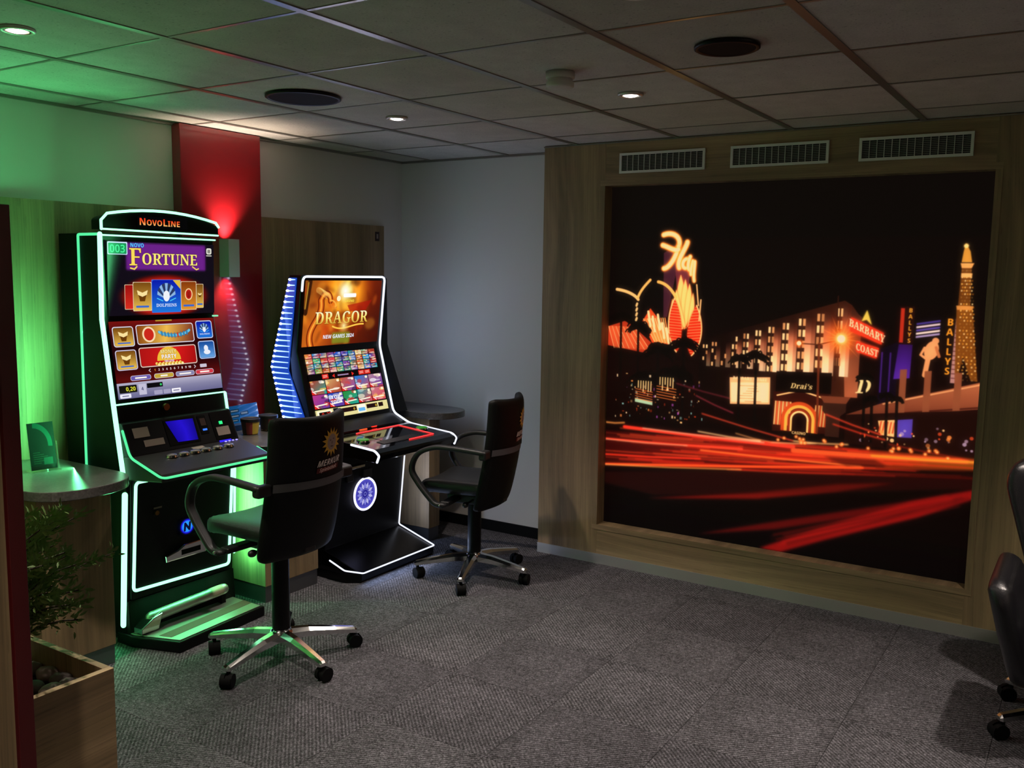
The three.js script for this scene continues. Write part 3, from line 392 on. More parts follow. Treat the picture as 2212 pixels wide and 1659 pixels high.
const lobbyTex = canvasTex(1024, 960, (g, W, H) => {
  const R = rng(9), pal = ['#d88a3a', '#8a5ab8', '#d84a5a', '#3a9ad8', '#2aa89a', '#b8a03a', '#3a4ab8', '#e0c070', '#6a3a9a', '#c8506a', '#4ab86a', '#d8d0c0', '#2a60c8', '#a83a2a'];
  g.fillStyle = '#0a0708'; g.fillRect(0, 0, W, H);
  const tile = (x, y, w, h, c) => { rr(g, x, y, w, h, 4, grad(g, x, y, x + w, y + h, [0, c], [1, pal[Math.floor(R() * pal.length)]])); g.save(); g.clip(); for (let k = 0; k < 7; k++) { g.fillStyle = ['#fff0d0', '#ffd060', '#ffffff', '#2a1a3a', '#e03a30'][Math.floor(R() * 5)]; g.globalAlpha = 0.35 + R() * 0.4; g.beginPath(); g.ellipse(x + R() * w, y + R() * h, w * (0.08 + R() * 0.2), h * (0.05 + R() * 0.13), 0, 0, 7); g.fill(); } g.globalAlpha = 1; line(g, [[x + w * 0.15, y + h * 0.78], [x + w * 0.85, y + h * 0.72]], '#fff6e0', h * 0.09); g.restore(); };
  for (let r = 0; r < 4; r++) for (let k = 0; k < 10; k++) tile(6 + k * 99, 16 + r * 74, 92, 68, pal[(r * 7 + k * 3) % pal.length]);
  for (const x of [180, 690, 778]) { rr(g, x, 322, 84, 68, 4, '#e02a20'); line(g, [[x + 16, 346], [x + 66, 342]], '#ffd0c0', 8); line(g, [[x + 16, 366], [x + 66, 362]], '#ffd0c0', 8); } for (const [x, s] of [[350, 1], [590, -1]]) poly(g, [[x, 330], [x, 390], [x - s * 34, 360]], '#e02a20'); rr(g, 380, 342, 180, 34, 4, '#3a0a0c'); for (let k = 0; k < 9; k++) rr(g, 394 + k * 17, 350, 12, 18, 3, '#b8a8d8');
  const big = ['#b83a2a', '#d8b070', '#c85a3a', '#1a7ad8', '#b8889a', '#c03a8a', '#2a50c0', '#2a8a3a', '#2a9a98', '#c87a8a'];
  for (let r = 0; r < 2; r++) for (let k = 0; k < 5; k++) { const x = 4 + k * 204, y = 404 + r * 204; tile(x, y, 196, 196, big[r * 5 + k]); poly(g, [[x, y + 120], [x + 76, y + 196], [x, y + 196]], '#e02a24'); line(g, [[x + 12, y + 146], [x + 50, y + 184]], '#fff0f0', 12); g.fillStyle = '#fff6d8'; g.beginPath(); g.arc(x + 168, y + 28, 18, 0, 7); g.fill(); }
  text(g, 'TOP', 306, 668, 'bold 66px sans-serif', '#ffffff'); text(g, 'TOUR', 306, 738, 'bold 60px sans-serif', '#ffffff');
  g.fillStyle = '#e8dc9a'; g.fillRect(0, 822, W, 138); rr(g, 20, 838, 196, 108, 8, '#fff8d8'); rr(g, 44, 858, 150, 62, 4, '#1a0806'); text(g, '0,20', 140, 890, 'bold 52px monospace', '#ff3a2a'); rr(g, 236, 826, 70, 130, 4, '#16161c'); rr(g, 340, 846, 220, 62, 4, '#241010'); text(g, '0', 526, 878, 'bold 44px monospace', '#ffd03a'); rr(g, 572, 830, 120, 120, 8, '#fffbe8'); rr(g, 584, 880, 96, 52, 8, '#6ab8f0'); rr(g, 706, 846, 160, 62, 4, '#241010'); text(g, '0', 846, 878, 'bold 44px monospace', '#ffd03a'); rr(g, 884, 846, 70, 62, 4, '#241010');
});
const emblemTex = canvasTex(256, 256, (g) => {
  g.fillStyle = '#0c0a20'; g.fillRect(0, 0, 256, 256); g.fillStyle = radial(g, 128, 128, 128, [0, '#3a34a0'], [0.75, '#4a46c0'], [1, '#6a68e0']); g.beginPath(); g.arc(128, 128, 126, 0, 7); g.fill();
  for (let k = 0; k < 16; k++) { const a = k / 16 * Math.PI * 2; g.save(); g.translate(128, 128); g.rotate(a); poly(g, [[44, -5], [72, -14], [100, 0], [72, 14], [44, 5]], k % 2 ? '#c8c8ff' : '#8f90f0'); g.restore(); }
  g.beginPath(); g.arc(128, 128, 46, 0, 7); g.fillStyle = '#2c2890'; g.fill(); for (const [r, c] of [[38, '#7a7cf0'], [26, '#3a36b0'], [14, '#9a9cff']]) { g.beginPath(); g.arc(128, 128, r, 0, 7); g.strokeStyle = c; g.lineWidth = 5; g.stroke(); }
});
const backLogoTex = canvasTex(512, 640, (g) => {
  g.clearRect(0, 0, 512, 640); const cx = 290, cy = 220; g.fillStyle = '#e6b544'; g.beginPath(); const n = 15; for (let k = 0; k <= n * 2; k++) { const a = k / (n * 2) * Math.PI * 2 - 1.3, r = k % 2 ? 128 : 205; g.lineTo(cx + Math.cos(a) * r, cy + Math.sin(a) * r); } g.closePath(); g.fill();
  g.fillStyle = '#a8958f'; g.beginPath(); g.ellipse(cx, cy, 96, 112, 0.25, 0, 7); g.fill(); for (const [x, y, w, h] of [[-34, -26, 18, 10], [36, -40, 18, 10], [0, 60, 34, 12], [4, 10, 10, 22]]) { g.fillStyle = '#6d5d5a'; g.beginPath(); g.ellipse(cx + x, cy + y, w, h, 0.1, 0, 7); g.fill(); }
  g.save(); g.translate(256, 490); g.transform(1, -0.03, -0.14, 1, 0, 0); text(g, 'MERKUR', 0, 0, 'italic bold 118px sans-serif', '#f0e6e2'); rr(g, -226, 58, 452, 72, 8, '#5a100e'); text(g, 'Spielothek', 0, 92, 'italic bold 70px sans-serif', '#e0cac4'); g.restore();
});
const cardTex = canvasTex(256, 192, (g) => { g.fillStyle = '#1478c8'; g.fillRect(0, 0, 256, 192); const L = [[18, 26, 76, 26], [18, 66, 74, 26], [18, 100, 60, 22], [100, 50, 70, 30]]; for (const [x, y, w, h] of L) rr(g, x, y, w, h, 3, '#0c4a70'); for (const [x, y, w, h] of L) rr(g, x + 8, y + 8, w - 16, h - 16, 3, '#9fb8c8'); g.fillStyle = '#0a2a44'; g.fillRect(0, 150, 256, 42); g.fillStyle = '#5a6a8a'; g.fillRect(16, 134, 90, 14); });
const leafletTex = canvasTex(256, 400, (g) => { g.fillStyle = '#03100c'; g.fillRect(0, 0, 256, 400); g.beginPath(); g.arc(40, 190, 170, -1.5, 0.1); g.strokeStyle = '#06342b'; g.lineWidth = 44; g.stroke(); for (let k = 0; k < 6; k++) rr(g, 30, 250 + k * 18, 70 + (k * 37) % 90, 7, 2, '#11291f'); rr(g, 130, 300, 90, 60, 4, '#0e3028'); });
const cupTex = canvasTex(512, 128, (g) => { g.fillStyle = '#b9a83c'; g.fillRect(0, 0, 512, 128); for (const [x, w, c] of [[0, 150, '#b4b23e'], [150, 110, '#8e2b32'], [260, 120, '#2c1a16'], [380, 60, '#93302f'], [440, 72, '#c2a63a']]) { g.fillStyle = c; g.fillRect(x, 0, w, 128); } g.fillStyle = '#c9b060'; for (let k = 0; k < 3; k++) { g.beginPath(); g.arc(300 + k * 26, 50 + (k % 2) * 20, 9, 0, 7); g.fill(); } g.fillStyle = '#8a6a50'; g.fillRect(275, 88, 80, 10); });

// ================================================================ the room
// floor: slab with carpet tiles laid quarter-turned
{
  const f = structure('floor', 'grey ribbed carpet tiles laid in turned squares', 'floor');
  part('screed', box(BACK_X - 0.1, -0.12, WALL_Z - 0.1, WALL_X + 0.1, -0.006, NEAR_Z + 0.1), subfloor, f);
  const tile = new RoundedBoxGeometry(0.499, 0.012, 0.499, 1, 0.002), T = 0.5, R = rng(3);
  { const p = tile.attributes.position, uv = tile.attributes.uv; for (let i = 0; i < p.count; i++) uv.setXY(i, p.getX(i) / 0.5 + 0.5, p.getZ(i) / 0.5 + 0.5); }
  const x0 = 2.06 - 8 * T, z0 = -2.73 - 3 * T;
  for (let i = 0; i < 14; i++) for (let j = 0; j < 14; j++) {
    const cx = x0 + (i + 0.5) * T, cz = z0 + (j + 0.5) * T; if (cx < BACK_X - 0.2 || cx > WALL_X + 0.24 || cz < WALL_Z - 0.24 || cz > NEAR_Z + 0.2) continue;
    const m = part('carpet_tile', tile, carpet[R() < 0.5 ? 0 : 1], f); m.position.set(cx, -0.006, cz); m.rotation.y = ((i + j) % 2 ? 1 : 0) * Math.PI / 2 + (R() < 0.5 ? Math.PI : 0);
  }
}
// walls
const slab = (name, label, g, mat) => { const o = structure(name, label, 'wall'); part('plaster', g, mat, o); return o; };
slab('wall_back', 'pale painted wall behind the slot machines', box(BACK_X - 0.1, 0, WALL_Z - 0.1, WALL_X + 0.1, CEIL + 0.1, WALL_Z), wallWhite);
slab('wall_right', 'pale painted wall between the corner and the oak cladding', box(WALL_X, 0, WALL_Z, WALL_X + 0.1, CEIL + 0.1, NEAR_Z + 0.1), wallWhite);
slab('wall_front', 'pale wall behind the camera', box(BACK_X - 0.1, 0, NEAR_Z, WALL_X, CEIL + 0.1, NEAR_Z + 0.1), wallWhite);
slab('wall_left', 'pale wall on the camera side', box(BACK_X - 0.1, 0, WALL_Z, BACK_X, CEIL + 0.1, NEAR_Z), wallWhite);
// oak wainscot on the back wall, left and right of the red panel
{
  const w = structure('trim_1', 'tall oak wainscot behind the green-edged machine', 'wall panel');
  part('panel', box(BACK_X, 0, WALL_Z, 1.30, 2.0, WALL_Z + 0.03), oakV, w); part('panel', box(1.3004, 0, WALL_Z, 2.30, 2.0, WALL_Z + 0.03), oakV2, w); part('panel', box(2.3004, 0, WALL_Z, 3.14, 2.0, WALL_Z + 0.03), oakV, w);
  const w2 = structure('trim_2', 'oak wainscot behind the white-edged machine', 'wall panel');
  part('panel', box(3.676, 0, WALL_Z, 4.77, 2.0, WALL_Z + 0.03), oakV2, w2);
  const p = structure('pillar', 'glossy red panel from floor to ceiling with an up and down wall light', 'wall panel');
  part('panel', box(3.14, 0, WALL_Z, 3.676, CEIL - 0.004, WALL_Z + 0.065, 0.004), redLacquer, p);
}
// oak cladding of the mural wall, with the recess for the mural, steel skirting
const MZ0 = -2.43, MZ1 = -0.46, MY0 = 0.235, MY1 = 2.20, MX = 4.85;
{
  const c = structure('wall_clad', 'oak-clad wall that frames the backlit mural', 'wall');
  const X1 = WALL_X - 0.001;
  part('stile', box(CLAD_X, 0.06, -2.832, X1, CEIL, MZ0), oakV, c); part('stile', box(CLAD_X, 0.06, MZ1, X1, CEIL, 0.74), oakV2, c); part('stile', box(CLAD_X, 0.06, 0.743, X1, CEIL, NEAR_Z), oakV, c);
  part('rail', box(CLAD_X + 0.0006, 0.06, MZ0, X1, MY0, MZ1), oakH, c); part('rail', box(CLAD_X + 0.0006, MY1, MZ0, X1, CEIL, MZ1), oakH, c);
  const lip = 0.03;
  part('bead', box(CLAD_X - 0.0015, MY0 - lip, MZ0 - lip, CLAD_X + 0.0004, MY0, MZ1 + lip), oakH, c); part('bead', box(CLAD_X - 0.0015, MY1, MZ0 - lip, CLAD_X + 0.0004, MY1 + lip, MZ1 + lip), oakH, c);
  part('bead', box(CLAD_X - 0.0015, MY0, MZ0 - lip, CLAD_X + 0.0004, MY1, MZ0), oakV, c); part('bead', box(CLAD_X - 0.0015, MY0, MZ1, CLAD_X + 0.0004, MY1, MZ1 + lip), oakV, c);
  const b = structure('baseboard_right', 'brushed steel skirting under the oak cladding', 'skirting'); part('strip', box(CLAD_X - 0.004, 0, -2.834, CLAD_X + 0.05, 0.0595, NEAR_Z), steel, b);
  const b2 = structure('baseboard_back', 'black skirting along the pale walls', 'skirting'); part('strip', box(WALL_X - 0.012, 0, WALL_Z + 0.03, WALL_X, 0.07, -2.83), blackMatt, b2); part('strip', box(BACK_X, 0, WALL_Z + 0.03, WALL_X - 0.012, 0.07, WALL_Z + 0.042), blackMatt, b2);
}
// suspended ceiling
{
  const c = structure('ceiling', 'suspended ceiling of mineral tiles in a metal grid', 'ceiling');
  part('slab', box(BACK_X - 0.1, CEIL + 0.06, WALL_Z - 0.1, WALL_X + 0.1, CEIL + 0.16, NEAR_Z + 0.1), wallWhite, c);
  const S = 0.615, xs = [BACK_X], zs = [WALL_Z]; for (let x = 1.998 - 5 * S; x < WALL_X; x += S) xs.push(x); xs.push(WALL_X); for (let z = -0.776 - 5 * S; z < NEAR_Z; z += S) zs.push(z); zs.push(NEAR_Z);
  const R = rng(8), cache = new Map();
  for (let i = 0; i + 1 < xs.length; i++) for (let j = 0; j + 1 < zs.length; j++) {
    const w = xs[i + 1] - xs[i] - 0.004, d = zs[j + 1] - zs[j] - 0.004, key = w.toFixed(3) + d.toFixed(3);
    if (!cache.has(key)) cache.set(key, metreUV(new RoundedBoxGeometry(w, 0.014, d, 1, 0.002)));
    const m = part('ceiling_tile', cache.get(key), R() < 0.5 ? ceilTile : ceilTile2, c); m.position.set((xs[i] + xs[i + 1]) / 2, CEIL + 0.007 + (R() - 0.5) * 0.0015, (zs[j] + zs[j + 1]) / 2);
  }
  for (const z of zs.slice(1, -1)) part('grid_bar', box(BACK_X, CEIL - 0.004, z - 0.015, WALL_X, CEIL + 0.02, z + 0.015), gridMain, c);
  for (const x of xs.slice(1, -1)) for (let j = 0; j + 1 < zs.length; j++) part('grid_bar', box(x - 0.007, CEIL - 0.0025, zs[j] + 0.0155, x + 0.007, CEIL + 0.02, zs[j + 1] - 0.0155), gridMain, c);
  const t = structure('trim_3', 'dark angle trim where the ceiling meets the walls', 'trim');
  part('angle', box(BACK_X, CEIL - 0.014, WALL_Z, 3.139, CEIL - 0.0005, WALL_Z + 0.016), gridMain, t); part('angle', box(3.677, CEIL - 0.014, WALL_Z, WALL_X, CEIL - 0.0005, WALL_Z + 0.016), gridMain, t); part('angle', box(WALL_X - 0.016, CEIL - 0.014, WALL_Z + 0.0165, WALL_X, CEIL - 0.0005, -2.833), gridMain, t); part('angle', box(CLAD_X - 0.012, CEIL - 0.010, -2.832, CLAD_X - 0.0005, CEIL - 0.0045, NEAR_Z), gridMain, t);
}
// low partition in the near corner
{
  const p = structure('wall_partition', 'low oak partition with a red end board', 'partition');
  part('board', box(1.185, 0, WALL_Z + 0.031, 1.2249, 1.84, -2.215), oakV2, p); part('end_board', box(1.183, 0, -2.2149, 1.2249, 1.845, -2.198, 0.002), redEdge, p);
}

// ================================================================ ceiling fittings and wall fittings
const lensGlow = glow('#fff1e2', 9);
DOWNLIGHTS.forEach(([x, z, label], i) => {
  const t = thing('downlight', label, 'ceiling light', [x, CEIL - 0.004, z], 0, 'ceiling spotlights');
  part('ring', new THREE.TorusGeometry(0.046, 0.008, 8, 32).rotateX(Math.PI / 2), steel, t); part('reflector', new THREE.CylinderGeometry(0.044, 0.034, 0.012, 32, 1, true), chrome, t);
  part('lamp', new THREE.SphereGeometry(0.032, 20, 10, 0, Math.PI * 2, Math.PI / 2, Math.PI / 2).scale(1, 0.35, 1), lensGlow, t);
  const s = new THREE.SpotLight(SPOT.color, SPOT.power, 0, SPOT.angle, 1.0, 2); s.position.set(0, -0.02, 0); s.castShadow = true; s.shadow.radius = 1.6; s.target.position.set(0, -2, 0); t.add(s, s.target);
});
for (const [x, z, r, label] of [[2.938, -2.955, 0.16, 'large round black ceiling speaker above the machines'], [2.968, -1.089, 0.105, 'small round black ceiling speaker near the mural']]) {
  const t = thing('ceiling_speaker', label, 'speaker', [x, CEIL - 0.0045, z]);
  part('rim', new THREE.LatheGeometry([[r, 0], [r, -0.008], [r - 0.008, -0.012], [r - 0.014, -0.008]].map(([a, b]) => new THREE.Vector2(a, b)), 48), blackSatin, t); part('grille', new THREE.CylinderGeometry(r - 0.012, r - 0.012, 0.006, 48).translate(0, -0.005, 0), blackMatt, t);
}
{
  const t = thing('smoke_detector', 'round white smoke detector on the ceiling', 'smoke detector', [3.06, CEIL - 0.0005, -1.76]);
  part('base', new THREE.LatheGeometry([[0, 0], [0.054, 0], [0.054, -0.022], [0.050, -0.026], [0, -0.026]].map(([a, b]) => new THREE.Vector2(a, b)), 40), whitePlastic, t); part('chamber', new THREE.LatheGeometry([[0.046, -0.026], [0.046, -0.036], [0.052, -0.038], [0.052, -0.052], [0.044, -0.058], [0, -0.060]].map(([a, b]) => new THREE.Vector2(a, b)), 40), whitePlastic, t);
}
for (const [z0, z1, label] of [[-2.341, -1.841, 'white air vent over the mural, the one nearest the pale corner'], [-1.701, -1.201, 'white air vent over the mural, the middle one of three'], [-1.058, -0.556, 'white air vent over the mural, the one farthest from the corner']]) {
  const y0 = 2.264, y1 = 2.374, t = thing('air_vent', label, 'air vent', [CLAD_X, y0, z0], 0, 'air vents over the mural'), w = z1 - z0, h = y1 - y0, f = 0.013;
  part('frame', merge([box(-0.010, 0, 0, 0, f, w), box(-0.010, h - f, 0, 0, h, w), box(-0.010, f, 0, 0, h - f, f), box(-0.010, f, w - f, 0, h - f, w)]), ventWhite, t); part('backing', box(-0.0012, f, f, -0.0002, h - f, w - f), std({ color: '#2a2b27', roughness: 0.8 }), t);
  for (let k = 1; k < 14; k++) { const z = f + (w - 2 * f) * k / 14; part('slat', box(-0.008, f, z - 0.0012, -0.002, h - f, z + 0.0012), ventWhite, t); }
  const lou = []; for (let k = 1; k < 10; k++) { const y = f + (h - 2 * f) * k / 10; lou.push(box(-0.006, y - 0.0012, f, -0.0015, y + 0.0012, w - f)); } part('louvers', merge(lou), std({ color: '#8f9088', roughness: 0.6 }), t).userData.kind = 'stuff';
}
{ // backlit mural in its recess
  const t = thing('backlit_mural', 'backlit mural of a city street at night with red light trails', 'mural', [MX, MY0, (MZ0 + MZ1) / 2]), w = (MZ1 - MZ0) / 2, h = MY1 - MY0;
  part('light_box', box(0.002, 0, -w, WALL_X - 0.002 - MX, h, w), blackMatt, t); part('lit_print', quad(V(0, 0, -w), V(0, 0, w), V(0, h, w), V(0, h, -w)), litPrint(muralTex, 0.95), t);
  areaLight(new THREE.Color(1, 0.35, 0.16), 0.05, 2 * w, h * 0.5, V(-0.02, h * 0.45, 0), V(-1, 0, 0), t);
}
for (const [x, z, turn, label] of [[3.411, WALL_Z + 0.0655, 0, 'box-shaped wall light shining up and down on the red panel'], [2.6, NEAR_Z - 0.0005, Math.PI, 'box-shaped wall light on the wall behind the camera'], [BACK_X + 0.0005, -0.6, Math.PI / 2, 'box-shaped wall light on the camera side wall']]) { // box-shaped up and down wall lights
  const t = thing('wall_sconce', label, 'wall light', [x, 1.656, z], turn, 'box-shaped wall lights'), far = turn ? 1.9 : 1;
  part('housing', merge([box(-0.0365, 0.004, 0, -0.0325, 0.206, 0.075), box(0.0325, 0.004, 0, 0.0365, 0.206, 0.075), box(-0.0325, 0.004, 0.071, 0.0325, 0.206, 0.075), box(-0.0325, 0.004, 0, 0.0325, 0.206, 0.004)]), std({ color: '#c4c4c0', roughness: 0.45, metalness: 0.3 }), t);
  part('lamp', box(-0.022, 0.075, 0.015, 0.022, 0.135, 0.06, 0.008), glow('#ffdcb0', 6), t);
  for (const [dy, k] of [[1, SCONCE_UP], [-1, SCONCE_DOWN]]) { const s = new THREE.SpotLight('#ffe6d2', k * far, 0, (turn ? 70 : 50) * DEG, 1, 2); s.position.set(0, 0.105 + dy * 0.092, 0.038); s.target.position.set(0, 0.105 + dy, 0.034); s.castShadow = true; s.shadow.radius = 1.2; t.add(s, s.target); }
}
{
  const t = thing('wall_notice', 'tiny dark notice on the upper corner of the oak wainscot', 'sign', [4.70, 1.93, WALL_Z + 0.0305]);
  part('plate', box(-0.02, -0.03, 0, 0.02, 0.03, 0.002), std({ color: '#2a0f0e', roughness: 0.5 }), t); part('symbol', box(-0.009, -0.014, 0.0021, 0.009, 0.016, 0.0028), std({ color: '#8b7f78', roughness: 0.6 }), t);
}

// ================================================================ slot machines
const cap = (r, d, seg = 28) => new THREE.CylinderGeometry(r, r, d, seg).rotateX(Math.PI / 2);
function tilt(geo, at, from, to) { // geo drawn upright in the x-y plane, facing +z, laid on the slope from -> to (points [z, y], upwards)
  const a = Math.atan2(to[0] - from[0], to[1] - from[1]); return geo.rotateX(a).translate(at.x, at.y, at.z);
}
{
  const t = thing('slot_machine', 'tall black slot machine edged with glowing green strips', 'slot machine', [2.765, 0, -3.7]), H = 0.305;
  part('cabinet', prism([[-0.33, 0.03], [0.07, 0.03], [0.105, 0.75], [0.09, 0.80], [0.05, 1.047], [-0.019, 1.474], [-0.012, 1.852], [-0.33, 1.852]], -H, H, 0.008), cabinetBlack, t);
  // topper with arched head
  const s = new THREE.Shape(); s.moveTo(-0.318, 1.866); s.lineTo(0.318, 1.866); s.lineTo(0.318, 1.905); s.quadraticCurveTo(0.30, 1.916, 0.24, 1.932); s.quadraticCurveTo(0, 1.985, -0.27, 1.929); s.quadraticCurveTo(-0.318, 1.92, -0.318, 1.902); s.closePath();
  const topper = part('topper', front(s, -0.055, 0.012, 0.004), cabinetBlack, t);
  const nameTex = canvasTex(512, 96, (g) => { g.fillStyle = '#050506'; g.fillRect(0, 0, 512, 96); const c = grad(g, 0, 10, 0, 86, [0, '#ff2a1a'], [0.5, '#ff6a2a'], [1, '#ffe08a']); let x = 12; g.save(); g.scale(1.12, 1); for (const [s, big] of [['N', 1], ['OVO', 0], ['L', 1], ['INE', 0]]) { text(g, s, x, big ? 48 : 53, `bold ${big ? 84 : 68}px sans-serif`, c, 'left'); x += g.measureText(s).width + 1; } g.restore(); });
  part('lettering', quad(V(-0.135, 1.884, 0.0135), V(0.135, 1.884, 0.0135), V(0.135, 1.934, 0.0135), V(-0.135, 1.934, 0.0135)), lit(nameTex, 1.0), topper, 'glowing red and gold lettering');
  const arch = [V(-0.315, 1.868, 0.014), V(-0.315, 1.906, 0.014)]; for (let k = 0; k <= 10; k++) { const x = -0.285 + 0.585 * k / 10; arch.push(V(x, 1.929 + 0.032 * (1 - Math.pow((x + 0.02) / 0.30, 2)), 0.014)); } arch.push(V(0.316, 1.905, 0.014));
  part('led_strip', bar(arch, 0.006), ledGreen, topper); part('led_strip', bar([V(-0.315, 1.868, 0.014), V(0.312, 1.864, 0.014)], 0.004), ledGreen, topper);
  // strips on the cabinet edges
  const led = (p, r, m = ledGreen, c = 0) => part('led_strip', bar(p, r, c), m, t);
  led([V(-H - 0.004, 1.846, -0.008), V(-H - 0.004, 1.474, -0.016), V(-H - 0.004, 1.047, 0.053), V(-H - 0.004, 0.765, 0.101)], 0.0105);
  led([V(-H - 0.003, 1.846, -0.012), V(-H - 0.003, 1.846, -0.17), V(-H - 0.003, 0.10, -0.18)], 0.006, ledGreenSoft, 0.01);
  led([V(-H, 1.842, 0.000), V(H, 1.842, 0.000)], 0.0035); led([V(-H, 1.096, 0.046), V(H, 1.096, 0.046)], 0.0035); led([V(H + 0.002, 1.09, 0.046), V(H + 0.002, 1.00, 0.062)], 0.007);
  led([V(-H - 0.005, 0.70, 0.105), V(-H - 0.005, 0.09, 0.060)], 0.0125); led([V(H + 0.003, 0.72, 0.105), V(H + 0.003, 0.28, 0.085)], 0.006); led([V(H + 0.002, 1.80, -0.030), V(H + 0.002, 1.474, -0.036), V(H + 0.002, 1.14, 0.018)], 0.006, ledGreenSoft);
  // screens
  const up = part('screen', quad(V(-0.282, 1.487, -0.0065), V(0.296, 1.487, -0.0065), V(0.296, 1.818, -0.0005), V(-0.282, 1.818, -0.0005)), lit(fortuneTex, 0.95), t); up.userData.label = 'upper screen with a purple title banner';
  const zl = (y) => -0.019 + (1.474 - y) * 0.1616 + 0.006, low = part('screen', quad(V(-0.282, 1.118, zl(1.118)), V(0.293, 1.118, zl(1.118)), V(0.293, 1.462, zl(1.462)), V(-0.282, 1.462, zl(1.462))), lit(menuTex, 0.95), t); low.userData.label = 'lower screen with a red game menu';
  areaLight(new THREE.Color(1, 0.55, 0.55), 0.28, 0.56, 0.64, V(0, 1.46, 0.05), V(0, -0.05, 1), t);
  part('lock', cap(0.016, 0.012).translate(-0.05, 1.062, 0.062), std({ color: '#8a6a3c', roughness: 0.35, metalness: 1 }), t); part('release_tab', box(0.285, 1.468, -0.012, 0.312, 1.476, 0.004, 0.002), glow('#9affc8', 0.8), t);
  // sloping control panel between screen and deck
  const P0 = [0.088, 1.012], P1 = [0.152, 0.872];                                 // top and bottom edge, [z, y]
  part('control_panel', prism([[0.0, 0.86], P1, [0.150, 0.878], P0, [0.078, 1.016], [0.0, 1.016]], -0.298, 0.298, 0.004), blackSatin, t);
  const on = (x, f, lift = 0.002) => V(x, P0[1] + (P1[1] - P0[1]) * f + lift * 0.42, P0[0] + (P1[0] - P0[0]) * f + lift * 0.91);
  const plate = (name, x0, x1, f0, f1, m, lift = 0.003) => part(name, quad(on(x0, f1, lift), on(x1, f1, lift), on(x1, f0, lift), on(x0, f0, lift)), m, t);
  const disp = part('display', quad(on(-0.050, 0.78, 0.0045), on(0.062, 0.80, 0.0045), on(0.066, 0.12, 0.0045), on(-0.085, 0.10, 0.0045)), lit(blueTex, 0.75), t); disp.userData.label = 'small blue display'; plate('display_bezel', -0.095, 0.078, 0.04, 0.86, blackGloss);
  const sticker = std({ color: '#8a7a70', roughness: 0.7 }); plate('sticker', -0.262, -0.182, 0.16, 0.46, sticker); plate('sticker', -0.222, -0.118, 0.56, 0.76, sticker);
  plate('card_slot', 0.092, 0.138, 0.06, 0.66, blackGloss); plate('slot_light', 0.103, 0.128, 0.50, 0.56, glow('#3a7cff', 1.2), 0.005); plate('slot_plate', 0.100, 0.131, 0.16, 0.40, std({ color: '#4a3a34', roughness: 0.4, metalness: 0.6 }), 0.005);
  plate('bill_reader', 0.165, 0.285, 0.02, 0.92, blackGloss); plate('reader_label', 0.180, 0.255, 0.52, 0.80, sticker, 0.005); plate('indicator_light', 0.205, 0.225, 0.34, 0.44, glow('#2aff7a', 1.6), 0.006); plate('indicator_light', 0.175, 0.245, 0.96, 1.03, glow('#2a1aff', 1.4), 0.006);
  // deck with buttons
  const dy = (z) => 0.874 - (z - 0.15) * 0.262;
  part('deck', prism([[0.09, 0.868], [0.150, 0.874], [0.352, dy(0.352)], [0.360, dy(0.36) - 0.012], [0.352, dy(0.352) - 0.036], [0.12, 0.765], [0.09, 0.765]], -0.300, 0.312, 0.006), std({ color: '#191617', roughness: 0.45 }), t);
  led([V(-0.303, 0.985, 0.094), V(-0.303, 0.872, 0.142), V(-0.303, 0.806, 0.362), V(0.315, 0.806, 0.362), V(0.315, 0.84, 0.26)], 0.0055, ledGreenSoft, 0.03);
  [-0.138, -0.074, -0.012, 0.050, 0.116, 0.182].forEach((x) => { const b = part('button', new THREE.CylinderGeometry(0.029, 0.031, 0.008, 24).scale(1, 1, 0.72).translate(x, dy(0.21) + 0.003, 0.21), chrome, t); part('button_cap', new THREE.SphereGeometry(0.026, 20, 8, 0, 7, 0, Math.PI / 2).scale(1, 0.3, 0.72).translate(x, dy(0.21) + 0.0072, 0.21), phys({ color: '#8d8a86', roughness: 0.15, metalness: 0.4, clearcoat: 1 }), b); });
  for (let k = 0; k < 4; k++) part('indicator_light', new THREE.SphereGeometry(0.006, 10, 6).scale(1, 0.5, 1).translate(0.205 + k * 0.022, dy(0.165) + 0.003, 0.165), glow('#9a92ff', 1.6), t);
  part('sticker', quad(V(0.005, dy(0.186) + 0.001, 0.186), V(0.07, dy(0.186) + 0.001, 0.186), V(0.07, dy(0.160) + 0.001, 0.160), V(0.005, dy(0.160) + 0.001, 0.160)), std({ color: '#a79a8c', roughness: 0.7 }), t);
  // lower door
  const door = part('door', prism([[0.06, 0.205], [0.088, 0.205], [0.116, 0.765], [0.06, 0.765]], -0.285, 0.285, 0.006), blackSatin, t);
  const dz = (y) => 0.090 + (y - 0.205) * 0.05, dp = (x, y) => V(x, y, dz(y));
  part('led_strip', bar([dp(0.12, 0.748), dp(-0.262, 0.748), dp(-0.275, 0.245), dp(0.268, 0.232), dp(0.282, 0.748)], 0.0075, 0.022), ledGreen, door);
  part('door_emblem', quad(V(-0.032, 0.446, dz(0.485) + 0.006), V(0.054, 0.446, dz(0.485) + 0.006), V(0.054, 0.526, dz(0.485) + 0.006), V(-0.032, 0.526, dz(0.485) + 0.006)), lit(canvasTex(128, 128, (g) => { g.fillStyle = '#020208'; g.fillRect(0, 0, 128, 128); glowOn(g, '#1a1aff', 14); g.beginPath(); g.arc(64, 64, 50, 0, 7); g.fillStyle = '#2a9cff'; g.fill(); g.lineWidth = 8; g.strokeStyle = '#1c14d8'; g.stroke(); glowOff(g); line(g, [[42, 92], [48, 40], [82, 90], [88, 38]], '#0a0a30', 17); }), 1.0), door, 'round blue glowing emblem');
